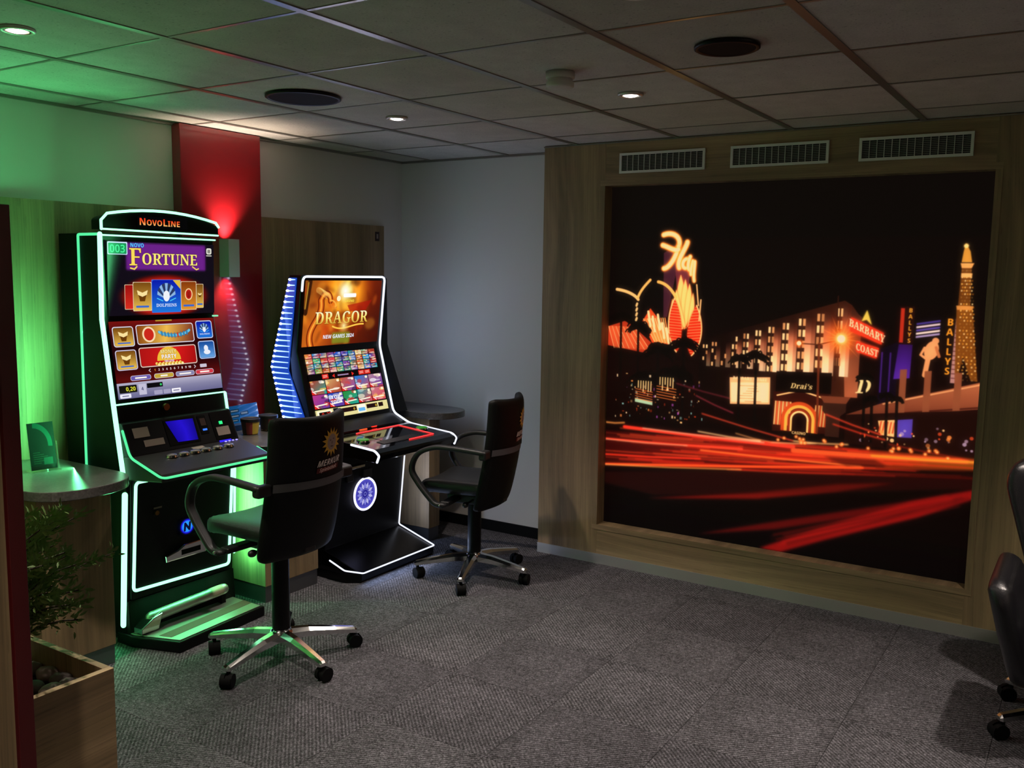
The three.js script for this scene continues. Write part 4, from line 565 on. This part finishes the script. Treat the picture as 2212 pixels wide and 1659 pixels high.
  part('door_lock', cap(0.011, 0.01, 18).translate(-0.157, 0.588, dz(0.59) + 0.005), std({ color: '#7d6130', roughness: 0.35, metalness: 1 }), door); part('sticker', quad(V(-0.172, 0.607, dz(0.61) + 0.004), V(-0.128, 0.607, dz(0.61) + 0.004), V(-0.128, 0.615, dz(0.61) + 0.004), V(-0.172, 0.615, dz(0.61) + 0.004)), sticker, door);
  const tray = part('coin_tray', front([[-0.122, 0.345], [0.10, 0.345], [0.115, 0.368], [0.110, 0.412], [-0.02, 0.408], [-0.06, 0.388], [-0.126, 0.374]], 0.098, 0.130, 0.005), chrome, door); part('tray_opening', box(-0.040, 0.362, 0.1295, 0.068, 0.386, 0.1315, 0.0005), blackMatt, tray);
  // foot end
  part('kick_panel', prism([[0.02, 0.03], [0.10, 0.03], [0.088, 0.20], [0.02, 0.20]], -0.30, 0.30, 0.004), blackMatt, t);
  const plateOut = [[-0.315, 0.02], [-0.315, 0.12], [-0.235, 0.355], [0.292, 0.315], [0.30, 0.02]];
  const fp = part('foot_plate', plan(plateOut, 0, 0.052, 0.006), blackSatin, t); part('tread', plan(plateOut.map(([x, z]) => [x * 0.95, 0.02 + (z - 0.02) * 0.94 + 0.006]), 0.052, 0.056, 0.001), footSteel, fp, 'brushed metal tread plate'); part('tread_stripe', plan([[-0.245, 0.225], [-0.225, 0.285], [0.276, 0.240], [0.280, 0.180]], 0.0561, 0.0572), std({ color: '#4d3f34', roughness: 0.6 }), fp);
  part('foot_rail', bar([V(-0.215, 0.112, 0.128), V(0.20, 0.128, 0.128)], 0.026, 0, 16), footSteel, t); part('rail_label', new THREE.CylinderGeometry(0.0266, 0.0266, 0.07, 20, 1, true, -0.6, 2.4).rotateZ(Math.PI / 2 + 0.0385).translate(0.15, 0.1263, 0.128), std({ color: '#a89a86', roughness: 0.6 }), t); part('rail_bracket', front([[-0.29, 0.06], [-0.20, 0.06], [-0.18, 0.13], [-0.23, 0.118], [-0.29, 0.085]], 0.105, 0.165, 0.004), chrome, t);
  for (const x of [-0.2, 0.2]) part('rail_bracket', box(x - 0.012, 0.055, 0.095, x + 0.012, 0.115, 0.13), blackMatt, t);
  // the strips' own light
  areaLight(GREEN, GREEN_SIDE * 0.06, 0.014, 0.66, V(H + 0.03, 1.47, -0.03), V(1, 0.1, -0.2), t);
  areaLight(GREEN, GREEN_SIDE, 0.02, 1.02, V(-H - 0.03, 1.32, 0.02), V(-1, 0.3, -0.45), t); areaLight(GREEN, GREEN_REAR, 0.014, 1.0, V(-H - 0.03, 1.30, -0.185), V(-0.9, 0.3, -0.4), t);
  areaLight(GREEN, GREEN_SIDE * 0.5, 0.02, 0.6, V(-H - 0.03, 0.40, 0.08), V(-1, 0, 0), t); areaLight(GREEN, GREEN_SIDE * 0.55, 0.02, 0.5, V(H + 0.03, 0.48, 0.09), V(1, 0, 0), t);
  areaLight(GREEN, GREEN_TOP, 0.4, 0.012, V(-0.08, 1.99, 0.03), V(-0.35, 0.9, -0.45), t); areaLight(GREEN, GREEN_DOOR, 0.5, 0.014, V(0, 0.225, 0.12), V(0, -0.8, 0.6), t); areaLight(GREEN, GREEN_DOOR * 0.6, 0.6, 0.010, V(0, 0.80, 0.375), V(0, -0.35, 1), t);
}
{
  const t = thing('slot_machine', 'black slot machine with white edge lighting and blue glowing side ribs', 'slot machine', [4.0, 0, -3.7]), H = 0.345;
  part('upper_cabinet', prism([[-0.10, 1.676], [-0.004, 1.676], [-0.049, 1.252], [0.062, 0.845], [0.15, 0.80], [0.15, 0.74], [-0.15, 0.74], [-0.155, 0.83], [-0.262, 1.166]], -H, H, 0.006), blackGloss, t);
  part('lower_cabinet', prism([[-0.26, 0.0], [0.12, 0.0], [0.105, 0.14], [0.145, 0.60], [0.145, 0.745], [-0.26, 0.745]], -0.30, H, 0.006), blackSatin, t);
  // flaring cheek on the far side of the front
  const lerp = (a, b, f) => a + (b - a) * f, out = (y) => 0.372 + 0.14 * (1.66 - y);
  const face = (y) => (y > 1.252 ? -0.049 + (y - 1.252) * 0.106 : -0.049 + (1.252 - y) * 0.2727);
  const cheek = (s, x0, x1, zr, zf, ys) => { // hull piece whose plan at height y runs from x0(y) to x1(y) and zr(y) to zf(y)
    const pos = [], idx = []; ys.forEach((y) => { for (const [x, z] of [[x0(y), zr(y)], [x1(y), zr(y)], [x1(y), zf(y)], [x0(y), zf(y)]]) pos.push(s * x, y, z); });
    const f = (a, b, c, d) => idx.push(a, b, c, a, c, d); for (let i = 0; i + 1 < ys.length; i++) for (let k = 0; k < 4; k++) { const a = i * 4 + k, b = i * 4 + (k + 1) % 4; f(a, b, b + 4, a + 4); } f(3, 2, 1, 0); const e = (ys.length - 1) * 4; f(e, e + 1, e + 2, e + 3);
    let g = new THREE.BufferGeometry(); g.setAttribute('position', new THREE.Float32BufferAttribute(pos, 3)); g.setIndex(idx.flatMap((v, i) => (i % 3 === 0 ? (s > 0 ? [v, idx[i + 2], idx[i + 1]] : [v, idx[i + 1], idx[i + 2]]) : []))); g = g.toNonIndexed(); g.computeVertexNormals(); g.setAttribute('uv', new THREE.Float32BufferAttribute(new Float32Array(g.attributes.position.count * 2), 2)); return g;
  };
  part('side_wing', cheek(1, () => 0.337, out, (y) => face(y) - 0.07, (y) => face(y) - 0.004, [0.838, 1.252, 1.66]), blackGloss, t);
  // left side: lamp of stacked glowing ribs set into the flank, behind the front edge
  const lb = (y) => (y > 1.162 ? lerp(-0.250, -0.095, (y - 1.162) / 0.498) : lerp(-0.150, -0.250, (y - 0.838) / 0.324)), lf = (y) => (y > 1.145 ? lerp(-0.112, -0.041, (y - 1.145) / 0.51) : lerp(0.030, -0.112, (y - 0.838) / 0.307));
  const wing = part('side_lamp', cheek(-1, () => H + 0.0004, () => H + 0.008, lb, lf, [0.838, 1.0, 1.145, 1.162, 1.4, 1.66]), std({ color: '#040820', emissive: new THREE.Color(0.02, 0.11, 0.80), emissiveIntensity: 0.6, roughness: 0.2 }), t, 'blue glowing side panel');
  const rib = glow('#8fb4ff', 2.8), dot = glow('#e4ecff', 9);
  for (let k = 0; k < 27; k++) {
    const y = lerp(1.650, 0.850, k / 26), zb = lb(y), L = Math.max(0.02, lf(y) - zb - 0.014), x = -H - 0.008;
    part('led_rib', new THREE.CylinderGeometry(0.0018, 0.0048, L, 8).rotateX(Math.PI / 2).translate(x - 0.001, y, zb + 0.010 + L / 2), rib, wing); part('led_dot', new THREE.SphereGeometry(0.0085, 10, 8).scale(0.6, 0.75, 1.2).translate(x - 0.002, y, zb + 0.012), dot, wing);
  }
  areaLight(new THREE.Color(0.22, 0.38, 1), BLUE_RIBS, 0.08, 0.8, V(-H - 0.03, 1.24, -0.12), V(-0.5, 0.1, 0.87), t);
  // white edge strips
  const led = (p, r, c = 0) => part('led_strip', bar(p, r, c), ledWhite, t);
  led([V(-H + 0.004, 1.59, -0.008), V(-H + 0.004, 1.668, 0.002), V(H - 0.004, 1.668, 0.002), V(H - 0.004, 1.252, -0.042), V(H - 0.004, 0.846, 0.069), V(H, 0.790, 0.19), V(H, 0.774, 0.35), V(H, 0.760, 0.515), V(H, 0.735, 0.545), V(H, 0.700, 0.530)], 0.0065, 0.03);
  led([V(-H, 0.774, 0.35), V(-H, 0.760, 0.515), V(-H, 0.735, 0.545), V(-H, 0.700, 0.530)], 0.0065, 0.03);
  // screens
  const fz = (y) => (y > 1.252 ? -0.049 + (y - 1.252) * 0.1061 : -0.049 + (1.252 - y) * 0.2727) + 0.005;
  const scr = (y0, y1, w, tex, label) => { const m = part('screen', quad(V(-w, y0, fz(y0)), V(w, y0, fz(y0)), V(w, y1, fz(y1)), V(-w, y1, fz(y1))), lit(tex, 1.0), t); m.userData.label = label; };
  scr(1.276, 1.646, 0.318, dragonTex, 'upper screen with a fiery dragon picture'); scr(0.872, 1.240, 0.305, lobbyTex, 'lower screen with rows of game tiles');
  areaLight(new THREE.Color(1, 0.62, 0.35), 0.35, 0.62, 0.36, V(0, 1.46, 0.06), V(0, 0, 1), t); areaLight(new THREE.Color(0.9, 0.85, 0.95), 0.35, 0.6, 0.34, V(0, 1.06, 0.08), V(0, 0.2, 1), t);
  // wide deck with rounded arms
  const dk = (z) => 0.800 - (z - 0.10) * 0.095;
  const deck = part('deck', prism([[0.06, 0.792], [0.19, dk(0.19)], [0.50, dk(0.50)], [0.535, dk(0.53) - 0.012], [0.545, 0.735], [0.535, 0.708], [0.505, 0.694], [0.10, 0.700], [0.06, 0.70]], -H + 0.004, H - 0.004, 0.005), blackMirror, t);
  const dq = (x0, x1, z0, z1, m, name, lift = 0.0015) => part(name, quad(V(x0, dk(z1) + lift, z1), V(x1, dk(z1) + lift, z1), V(x1, dk(z0) + lift, z0), V(x0, dk(z0) + lift, z0)), m, deck);
  dq(-0.145, 0.215, 0.215, 0.465, phys({ color: '#030304', roughness: 0.05 }), 'touch_panel');
  part('led_strip', bar([V(0.0, dk(0.47) + 0.004, 0.47), V(0.22, dk(0.47) + 0.004, 0.47), V(0.22, dk(0.21) + 0.004, 0.21), V(-0.15, dk(0.21) + 0.004, 0.21)], 0.0035), glow('#ff3a3a', 1.3), deck);
  for (const x of [-0.24, 0.275]) { const b = part('button', new THREE.CylinderGeometry(0.036, 0.038, 0.008, 28).translate(x, dk(0.34) + 0.004, 0.34), chrome, deck); part('button_cap', new THREE.CylinderGeometry(0.031, 0.033, 0.006, 28).translate(x, dk(0.34) + 0.009, 0.34), glow('#3fae2c', 0.55), b); }
  part('indicator_light', new THREE.CylinderGeometry(0.03, 0.03, 0.005, 20).scale(1, 1, 0.55).translate(0.07, dk(0.14) + 0.003, 0.14), glow('#ff2a1a', 1.6), deck); part('indicator_light', box(-0.06, dk(0.155) - 0.002, 0.15, 0.0, dk(0.155) + 0.003, 0.158), glow('#ff5a2a', 1.2), deck);
  dq(-0.20, 0.12, 0.395, 0.455, std({ color: '#18181a', roughness: 0.5 }), 'keypad', 0.0025); dq(0.02, 0.16, 0.085, 0.115, std({ color: '#4c463f', roughness: 0.6 }), 'sticker');
  // front below the deck
  part('emblem_ring', new THREE.TorusGeometry(0.093, 0.0065, 10, 48).scale(1, 1.0, 1).translate(0.0, 0.408, 0.140), glow('#dcdcff', 1.7), t); part('emblem', new THREE.CircleGeometry(0.09, 48).translate(0.0, 0.408, 0.139), lit(emblemTex, 0.8), t, 'round violet glowing emblem');
  part('coin_plate', box(-0.14, 0.575, 0.143, -0.02, 0.592, 0.158, 0.003), chrome, t); for (const [x, w] of [[-0.16, 0.05], [-0.02, 0.07]]) part('slot_plate', box(x, 0.505, 0.135, x + w, 0.555, 0.150, 0.002), std({ color: '#3a3b40', roughness: 0.3, metalness: 0.4 }), t);
  led([V(H + 0.001, 0.61, 0.155), V(H + 0.001, 0.145, 0.108), V(H + 0.001, 0.056, 0.385), V(-0.30, 0.056, 0.390), V(-0.362, 0.072, 0.31), V(-0.362, 0.11, 0.20)], 0.0045, 0.012);
  part('foot_plate', merge([prism([[0.08, 0.0], [0.37, 0.0], [0.382, 0.012], [0.382, 0.050], [0.10, 0.138], [0.08, 0.138]], -0.305, H - 0.003, 0.003), plan([[-0.355, 0.08], [-0.355, 0.31], [-0.306, 0.38], [-0.306, 0.08]], 0, 0.05)]), blackGloss, t);
  areaLight(COOL, COOL_EDGE, 0.65, 0.012, V(0, 1.69, 0.015), V(0, 0.4, 1), t); areaLight(COOL, COOL_EDGE, 0.012, 0.75, V(H + 0.02, 1.25, 0.02), V(1, 0, 0.5), t); areaLight(COOL, COOL_EDGE * 0.7, 0.012, 0.5, V(H + 0.02, 0.38, 0.16), V(1, 0, 0.4), t); areaLight(COOL, COOL_EDGE, 0.66, 0.010, V(0, 0.06, 0.40), V(0, -0.3, 1), t);
}

// ================================================================ counters between the machines
function counter(cx, w, z1, px0, px1, pz1, label, z0 = WALL_Z + 0.0305) {
  const t = thing('side_counter', label, 'counter', [cx, 0, z0], 0, 'counters beside the machines'), D = z1 - z0, r = w / 2;
  const s = new THREE.Shape(); s.moveTo(-r, -0.0); s.lineTo(r, 0); s.lineTo(r, -(D - 0.20)); s.bezierCurveTo(r, -(D - 0.05), r * 0.55, -D, 0, -D); s.bezierCurveTo(-r * 0.55, -D, -r, -(D - 0.05), -r, -(D - 0.20)); s.closePath();
  part('top', plan(s, 0.79, 0.83, 0.003, 20), counterTop, t); const a = px0 - cx, b = px1 - cx, d = pz1 - z0;
  part('pedestal', box(a, 0.085, 0, b, 0.79, d, 0.003), oakV2, t); part('plinth', box(a + 0.004, 0, 0, b - 0.004, 0.085, d - 0.006), plinthSteel, t);
  return t;
}
counter(2.165, 0.44, -3.335, 1.99, 2.316, -3.49, 'grey counter on an oak pedestal holding the leaflet stand');
counter(3.375, 0.50, -3.36, 3.182, 3.56, -3.51, 'grey counter between the two machines holding two cups', WALL_Z + 0.0655);
counter(4.67, 0.33, -3.37, 4.53, 4.64, -3.50, 'grey counter in the corner beside the white-edged machine');

// on the counters
{
  const t = thing('leaflet_stand', 'clear stand with one dark leaflet on the counter', 'leaflet stand', [2.205, 0.8302, -3.80], -0.12);
  const acr = phys({ color: '#ffffff', transmission: 1, thickness: 0, roughness: 0.06 });
  part('base', box(-0.062, 0, -0.03, 0.062, 0.003, 0.05), acr, t); const g = (x0, y0, x1, y1, z0, z1) => box(x0, y0, z0, x1, y1, z1).rotateX(-0.16).translate(0, 0.0035, 0.02);
  part('back_plate', g(-0.062, 0.0, 0.062, 0.12, -0.008, -0.006), acr, t); part('front_lip', g(-0.062, 0.0, 0.062, 0.022, 0.006, 0.008), acr, t); part('side_plate', g(0.060, 0, 0.062, 0.12, -0.006, 0.006), acr, t); part('side_plate', g(-0.062, 0, -0.060, 0.12, -0.006, 0.006), acr, t);
  part('leaflet', g(-0.054, 0.003, 0.054, 0.205, -0.002, 0.001), std({ color: '#04120e', roughness: 0.5 }), t); const q = quad(V(-0.054, 0.003, 0.0016), V(0.054, 0.003, 0.0016), V(0.054, 0.205, 0.0016), V(-0.054, 0.205, 0.0016)).rotateX(-0.16).translate(0, 0.0035, 0.02); part('leaflet_print', q, phys({ map: leafletTex, roughness: 0.7, specularIntensity: 0.15 }), t);
}
{
  const t = thing('tent_card', 'blue folded tent card leaning behind the cups', 'card', [3.43, 0.8302, -3.945], 0.10);
  const m = phys({ map: cardTex, roughness: 0.25, clearcoat: 0.8, clearcoatRoughness: 0.05 }), w = 0.115, h = 0.135;
  part('front_leaf', quad(V(-w, 0, 0.03), V(w, 0, 0.03), V(w, h, 0), V(-w, h, 0)), m, t); part('rear_leaf', quad(V(w, 0, -0.03), V(-w, 0, -0.03), V(-w, h, 0), V(w, h, 0)), std({ color: '#1a5a8a', roughness: 0.4 }), t); part('base_leaf', box(-w, 0.0002, -0.03, w, 0.001, 0.03), std({ color: '#0a2a44', roughness: 0.5 }), t);
}
{
  const lathe = (p) => new THREE.LatheGeometry(p.map(([a, b]) => new THREE.Vector2(a, b)), 36);
  const cups = [[3.345, -3.785, 0.4, 'small printed cup with a black lid, the one nearer the green machine'], [3.485, -3.800, 0.9, 'small printed cup with a black lid, the one nearer the blue ribs']];
  for (const [x, z, turn, label] of cups) {
    const t = thing('snack_cup', label, 'cup', [x, 0.8302, z], turn, 'two lidded cups on the counter');
    part('cup_wall', lathe([[0.0, 0.001], [0.038, 0.001], [0.040, 0.006], [0.049, 0.072]]), std({ map: cupTex, roughness: 0.5 }), t); part('lid', lathe([[0.047, 0.068], [0.0515, 0.070], [0.0515, 0.084], [0.048, 0.087], [0.046, 0.082], [0, 0.081]]), blackPlastic, t);
  }
}

// ================================================================ swivel chairs
const backDepth = (y) => 0.150 + (y - 0.50) * 0.15 + 0.02 * Math.sin((y - 0.5) / 0.6 * Math.PI);      // how far behind the column the backrest stands at height y
function makeChair(label, at, turn, legTurn, drop) {
  const t = thing('swivel_chair', label, 'chair', at, turn, 'black swivel chairs at the machines'), L = -drop, up = (g) => g.translate(0, L, 0);
  const bw = 0.212, bh = 0.302, cy = 0.803, place = (x, y, s) => V(x * (1 - 0.03 * (y / bh) - 0.5 * Math.pow(Math.max(0, (-y - 0.17) / bh), 2)), cy + y + 0.25 * x * x * (y / bh), backDepth(cy + y) - 1.5 * x * x - s);
  const back = part('backrest', up(pillow(bw, bh, 0.032, 0.056, place, 30, 14)), leather, t);
  const strip = []; for (let k = 0; k <= 14; k++) strip.push(-0.206 + 0.412 * k / 14); const pos = [], idx = [], uv = [];
  strip.forEach((x, k) => { for (const [j, y] of [[0, 0.808], [1, 0.842]]) { const p = place(x, y - cy, -0.0305); pos.push(p.x, p.y + L, p.z); uv.push(k / 14, j); } if (k) { const a = k * 2; idx.push(a - 2, a, a - 1, a, a + 1, a - 1); } });
  const sg = new THREE.BufferGeometry(); sg.setAttribute('position', new THREE.Float32BufferAttribute(pos, 3)); sg.setAttribute('uv', new THREE.Float32BufferAttribute(uv, 2)); sg.setIndex(idx); sg.computeVertexNormals();
  { const n = sg.attributes.normal; if (n.getZ(10) < 0) { sg.setIndex(idx.map((v, i) => (i % 3 === 1 ? idx[i + 1] : i % 3 === 2 ? idx[i - 1] : v))); sg.computeVertexNormals(); } }
  part('back_band', sg, std({ color: '#57565a', roughness: 0.55 }), back, 'grey reflective band'); 
  const patch = (x0, x1, y0, y1) => { const g = new THREE.PlaneGeometry(1, 1, 8, 10), p = g.attributes.position; for (let i = 0; i < p.count; i++) { const u = p.getX(i) + 0.5, v = p.getY(i) + 0.5, q = place(x0 + (x1 - x0) * u, y0 + (y1 - y0) * v - cy, -0.0312); p.setXYZ(i, q.x, q.y + L, q.z); } g.computeVertexNormals(); return g; };
  part('back_print', patch(-0.035, 0.125, 0.862, 1.058), std({ map: backLogoTex, transparent: true, roughness: 0.6 }), back, 'yellow sun emblem with pale lettering');
  part('seat', up(pillow(0.215, 0.215, 0.08, 0.085, (x, y, s) => V(x, 0.605 + s + 0.35 * x * x - (y < -0.12 ? 2.2 * (y + 0.12) * (y + 0.12) : 0), -0.045 + y), 22, 8)), leatherSeat, t);
  const mech = part('mechanism', up(merge([box(-0.075, 0.50, -0.14, 0.075, 0.556, 0.10, 0.012), box(-0.035, 0.515, 0.08, 0.035, 0.556, 0.185, 0.01), box(-0.24, 0.522, -0.10, 0.24, 0.546, -0.05, 0.006)])), blackPlastic, t);
  part('lever', up(bar([V(-0.07, 0.528, 0.02), V(-0.165, 0.524, 0.02)], 0.006)), blackPlastic, mech); part('knob', up(new THREE.SphereGeometry(0.016, 14, 10).scale(1.4, 1, 1).translate(-0.172, 0.523, 0.02)), blackPlastic, mech);
  for (const s of [-1, 1]) {
    const c = new THREE.CatmullRomCurve3([V(0, 0.832, 0.175), V(0, 0.838, 0.10), V(0, 0.846, -0.03), V(0, 0.842, -0.13), V(0, 0.800, -0.225), V(0, 0.715, -0.262), V(0, 0.645, -0.225), V(0, 0.566, -0.155), V(0, 0.534, -0.115), V(0, 0.532, -0.055)].map((p) => p.setY(p.y + L)), false, 'catmullrom', 0.5);
    const a = part('arm', band(c, s * 0.258, 0.021, 0.0135, 56), blackPlastic, t); part('arm_mount', box(s > 0 ? 0.196 : -0.275, 0.795 + L, 0.135, s > 0 ? 0.275 : -0.196, 0.845 + L, 0.178, 0.012), blackPlastic, a); part('bolt', new THREE.SphereGeometry(0.007, 10, 8).translate(s * 0.281, 0.535 + L, -0.085), chrome, a);
  }
  part('column', merge([cyl(0.038, 0.038, 0.38 + L, 24).translate(0, 0.13, 0), cyl(0.024, 0.024, 0.06, 20).translate(0, 0.09, 0)]), blackSatin, t);
  part('hub', new THREE.LatheGeometry([[0, 0.085], [0.038, 0.085], [0.052, 0.105], [0.05, 0.13], [0.036, 0.142], [0, 0.142]].map(([a, b]) => new THREE.Vector2(a, b)), 28), chrome, t);
  for (let k = 0; k < 5; k++) {
    const a = legTurn + k * 72 * DEG - turn * -1, dir = V(Math.cos(a), 0, Math.sin(a));
    const leg = part('base_leg', legShape(), chrome, t); leg.rotation.y = -a;
    const cz = part('castor', castorShape(), blackMatt, leg); cz.position.set(0.318, 0, 0); cz.rotation.y = (k * 1.7) % 3;
  }
  return t;
}
let legGeo, castorGeo;
function legShape() { // tapering arm with a ridge along the top, from the hub to the castor
  if (legGeo) return legGeo; const st = [[0.03, 0.136, 0.032, 0.044], [0.12, 0.130, 0.027, 0.038], [0.24, 0.110, 0.022, 0.030], [0.328, 0.094, 0.019, 0.024], [0.338, 0.086, 0.015, 0.014]], pos = [], idx = [];
  st.forEach(([x, y, w, h]) => { for (const [a, b] of [[-1, -1], [-1, -0.35], [-0.45, 0], [0.45, 0], [1, -0.35], [1, -1]]) pos.push(x, y + b * h, a * w); });
  for (let i = 0; i + 1 < st.length; i++) for (let j = 0; j < 6; j++) { const a = i * 6 + j, b = i * 6 + (j + 1) % 6; idx.push(a, a + 6, b, b, a + 6, b + 6); }
  for (let j = 1; j < 5; j++) { idx.push(0, j, j + 1); const e = (st.length - 1) * 6; idx.push(e, e + j + 1, e + j); }
  let g = new THREE.BufferGeometry(); g.setAttribute('position', new THREE.Float32BufferAttribute(pos, 3)); g.setIndex(idx.flatMap((v, i) => (i % 3 === 0 ? [v, idx[i + 1], idx[i + 2]] : []))); g = g.toNonIndexed(); g.computeVertexNormals(); g.setAttribute('uv', new THREE.Float32BufferAttribute(new Float32Array(g.attributes.position.count * 2), 2)); return (legGeo = g);
}
function castorShape() {
  if (castorGeo) return castorGeo; const w = (z) => new THREE.CylinderGeometry(0.029, 0.029, 0.018, 24).rotateX(Math.PI / 2).translate(0.012, 0.029, z);
  return (castorGeo = merge([w(-0.016), w(0.016), new THREE.CylinderGeometry(0.022, 0.022, 0.014, 18).rotateX(Math.PI / 2).translate(0.012, 0.030, 0), new THREE.CylinderGeometry(0.033, 0.033, 0.046, 24, 1, false, -0.4, 2.6).rotateX(Math.PI / 2).translate(0.012, 0.030, 0), cyl(0.009, 0.009, 0.045, 12).translate(0, 0.045, 0)]));
}
makeChair('black high-backed swivel chair facing the green-edged machine', [2.75, 0, -2.94], 0, 31 * DEG, 0);
makeChair('black high-backed swivel chair facing the white-edged machine', [4.165, 0, -2.895], 0.20, 14 * DEG, 0.075);

// leather armchair at the edge of the picture, turned to the camera
{
  const t = thing('leather_armchair', 'black leather tub armchair in front of the oak wall, cut by the frame', 'armchair', [3.95, 0, 0.055]);   // looks along -x
  const shiny = phys({ color: '#17161a', roughness: 0.33, bumpMap: sized(leatherTex, 0.1, 0.1), bumpScale: 0.0007, clearcoat: 0.3, clearcoatRoughness: 0.3 });
  for (const s of [-1, 1]) part('arm', pillow(0.265, 0.205, 0.10, 0.10, (x, y, k) => V(-0.135 + x + (y < 0 ? -y * 0.25 * (x < 0 ? 1 : -0.2) : 0), 0.445 + y, s * (0.245 + y * 0.26) + k), 20, 6), shiny, t);
  part('backrest', pillow(0.345, 0.32, 0.16, 0.12, (x, y, k) => V(0.235 + (y + 0.31) * 0.14 - 0.8 * x * x + k, 0.69 + y, x * (0.80 + 0.9 * y)), 24, 8), shiny, t); part('seat', pillow(0.20, 0.24, 0.06, 0.12, (x, y, k) => V(-0.10 + y, 0.455 + k, x), 16, 8), shiny, t); part('seat_base', box(-0.22, 0.335, -0.14, 0.20, 0.395, 0.14, 0.02), blackMatt, t);
  part('column', cyl(0.03, 0.03, 0.25, 20).translate(0, 0.09, 0), blackSatin, t); part('hub', cyl(0.05, 0.04, 0.05, 24).translate(0, 0.09, 0), chrome, t);
  for (let k = 0; k < 5; k++) { const a = 234 * DEG + k * 72 * DEG, leg = part('base_leg', legShape(), chrome, t); leg.rotation.y = -a; const c = part('castor', castorShape(), blackMatt, leg); c.position.set(0.318, 0, 0); c.rotation.y = k; }
}

// ================================================================ planter with pebbles and shrub
{
  const X0 = 1.2252, X1 = 1.54, Z0 = -3.15, Z1 = -2.336, Y = 0.55, w = 0.022, t = thing('planter', 'square oak planter box beside the red partition end', 'planter', [X0, 0, Z1]);
  const D = Z0 - Z1, W = X1 - X0; part('front_board', box(0, 0, -w, W, Y, 0, 0.0015), oakH, t); part('rear_board', box(0, 0, D, W, Y, D + w, 0.0015), oakH, t); part('side_board', box(0, 0, D + w, w, Y, -w, 0.0015), oakV, t); part('side_board', box(W - w, 0, D + w, W, Y, -w, 0.0015), oakV, t); part('soil', box(w, 0.40, D + w, W - w, 0.462, -w), std({ color: '#1b1511', roughness: 1 }), t);
  // pebbles heaped on the soil
  const R = rng(21), base = [0, 1, 2].map((k) => { const g = mergeVertices((() => { const q = new THREE.IcosahedronGeometry(1, 2); q.deleteAttribute('uv'); q.deleteAttribute('normal'); return q; })()), p = g.attributes.position; for (let i = 0; i < p.count; i++) { const n = 0.86 + 0.28 * vnoise(p.getX(i) * 1.6 + k * 7, p.getY(i) * 1.6 + p.getZ(i) * 2.1); p.setXYZ(i, p.getX(i) * n, p.getY(i) * n * 0.72, p.getZ(i) * n * 0.86); } g.computeVertexNormals(); return g; });
  const tones = ['#6f625a', '#57504a', '#82736a', '#4a423c', '#7a6a55'].map((c) => std({ color: c, roughness: 0.7 }));
  const nx = 4, nz = 11; for (let j = 0; j < nz; j++) for (let i = 0; i < nx; i++) { const s = 0.029 + R() * 0.010, x = X0 + 0.056 + (W - 0.112) * (i + (R() - 0.5) * 0.35) / (nx - 1), z = Z1 - 0.056 + (D + 0.112) * (j + (R() - 0.5) * 0.35) / (nz - 1), m = single('pebble', base[(i * 3 + j) % 3], tones[Math.floor(R() * 5)], 'rounded grey-brown pebble lying in the oak planter box', 'pebble', 'pebbles in the planter'); m.scale.setScalar(s); m.rotation.set(R() * 0.3, R() * 6, R() * 0.3); m.position.set(x, 0.462 + s * 0.55, z); }
  // fine-leaved shrub
  const sh = thing('shrub', 'fine-leaved green shrub growing in the oak planter', 'shrub', [1.40, 0.44, -2.72]), leaves = [], lg = (() => { const s = new THREE.Shape(); s.moveTo(0, 0); s.quadraticCurveTo(0.35, 0.32, 1, 0); s.quadraticCurveTo(0.35, -0.32, 0, 0); return new THREE.ShapeGeometry(s, 3); })();
  { const p = lg.attributes.position; for (let i = 0; i < p.count; i++) p.setZ(i, 0.25 * p.getX(i) * (1 - p.getX(i)) + 0.3 * Math.abs(p.getY(i))); lg.computeVertexNormals(); }
  const stem = std({ color: '#2b2014', roughness: 0.9 }), M = new THREE.Matrix4(), Q = new THREE.Quaternion(), add = (p, d, s) => { Q.setFromUnitVectors(V(1, 0, 0), d.clone().normalize()); M.compose(p, Q, V(s, s, s)); leaves.push(lg.clone().applyMatrix4(M)); };
  for (let k = 0; k < 64; k++) {
    const a = R() * Math.PI * 2, reach = 0.05 + R() * 0.13, top = 0.24 + R() * 0.27, far = k % 9 === 0 ? 1.9 : 1, e = V(Math.max(-0.13, Math.cos(a) * reach * far + 0.05), top, Math.sin(a) * reach * 1.4 + 0.05), c = new THREE.QuadraticBezierCurve3(V((R() - 0.5) * 0.07, 0.03, (R() - 0.5) * 0.07), V(e.x * 0.25, top * 0.9, e.z * 0.25), e);
    part('branch', new THREE.TubeGeometry(c, 7, 0.0026, 4), stem, sh);
    for (let j = 0; j < 85; j++) { const f = 0.48 + 0.52 * R(), p = c.getPoint(f), d = V(R() - 0.5, R() * 0.7 - 0.3, R() - 0.5).addScaledVector(c.getTangent(f), 0.4); const off = d.clone().normalize().multiplyScalar(0.035 * R()); p.add(off); p.x = Math.max(-0.152, p.x); add(p, d.setX(p.x < -0.13 ? Math.abs(d.x) : d.x), 0.014 + R() * 0.017); }
  }
  part('foliage', merge(leaves), phys({ color: '#587438', roughness: 0.6, side: THREE.DoubleSide }), sh).userData.kind = 'stuff';
}
renderer.render(scene, camera);
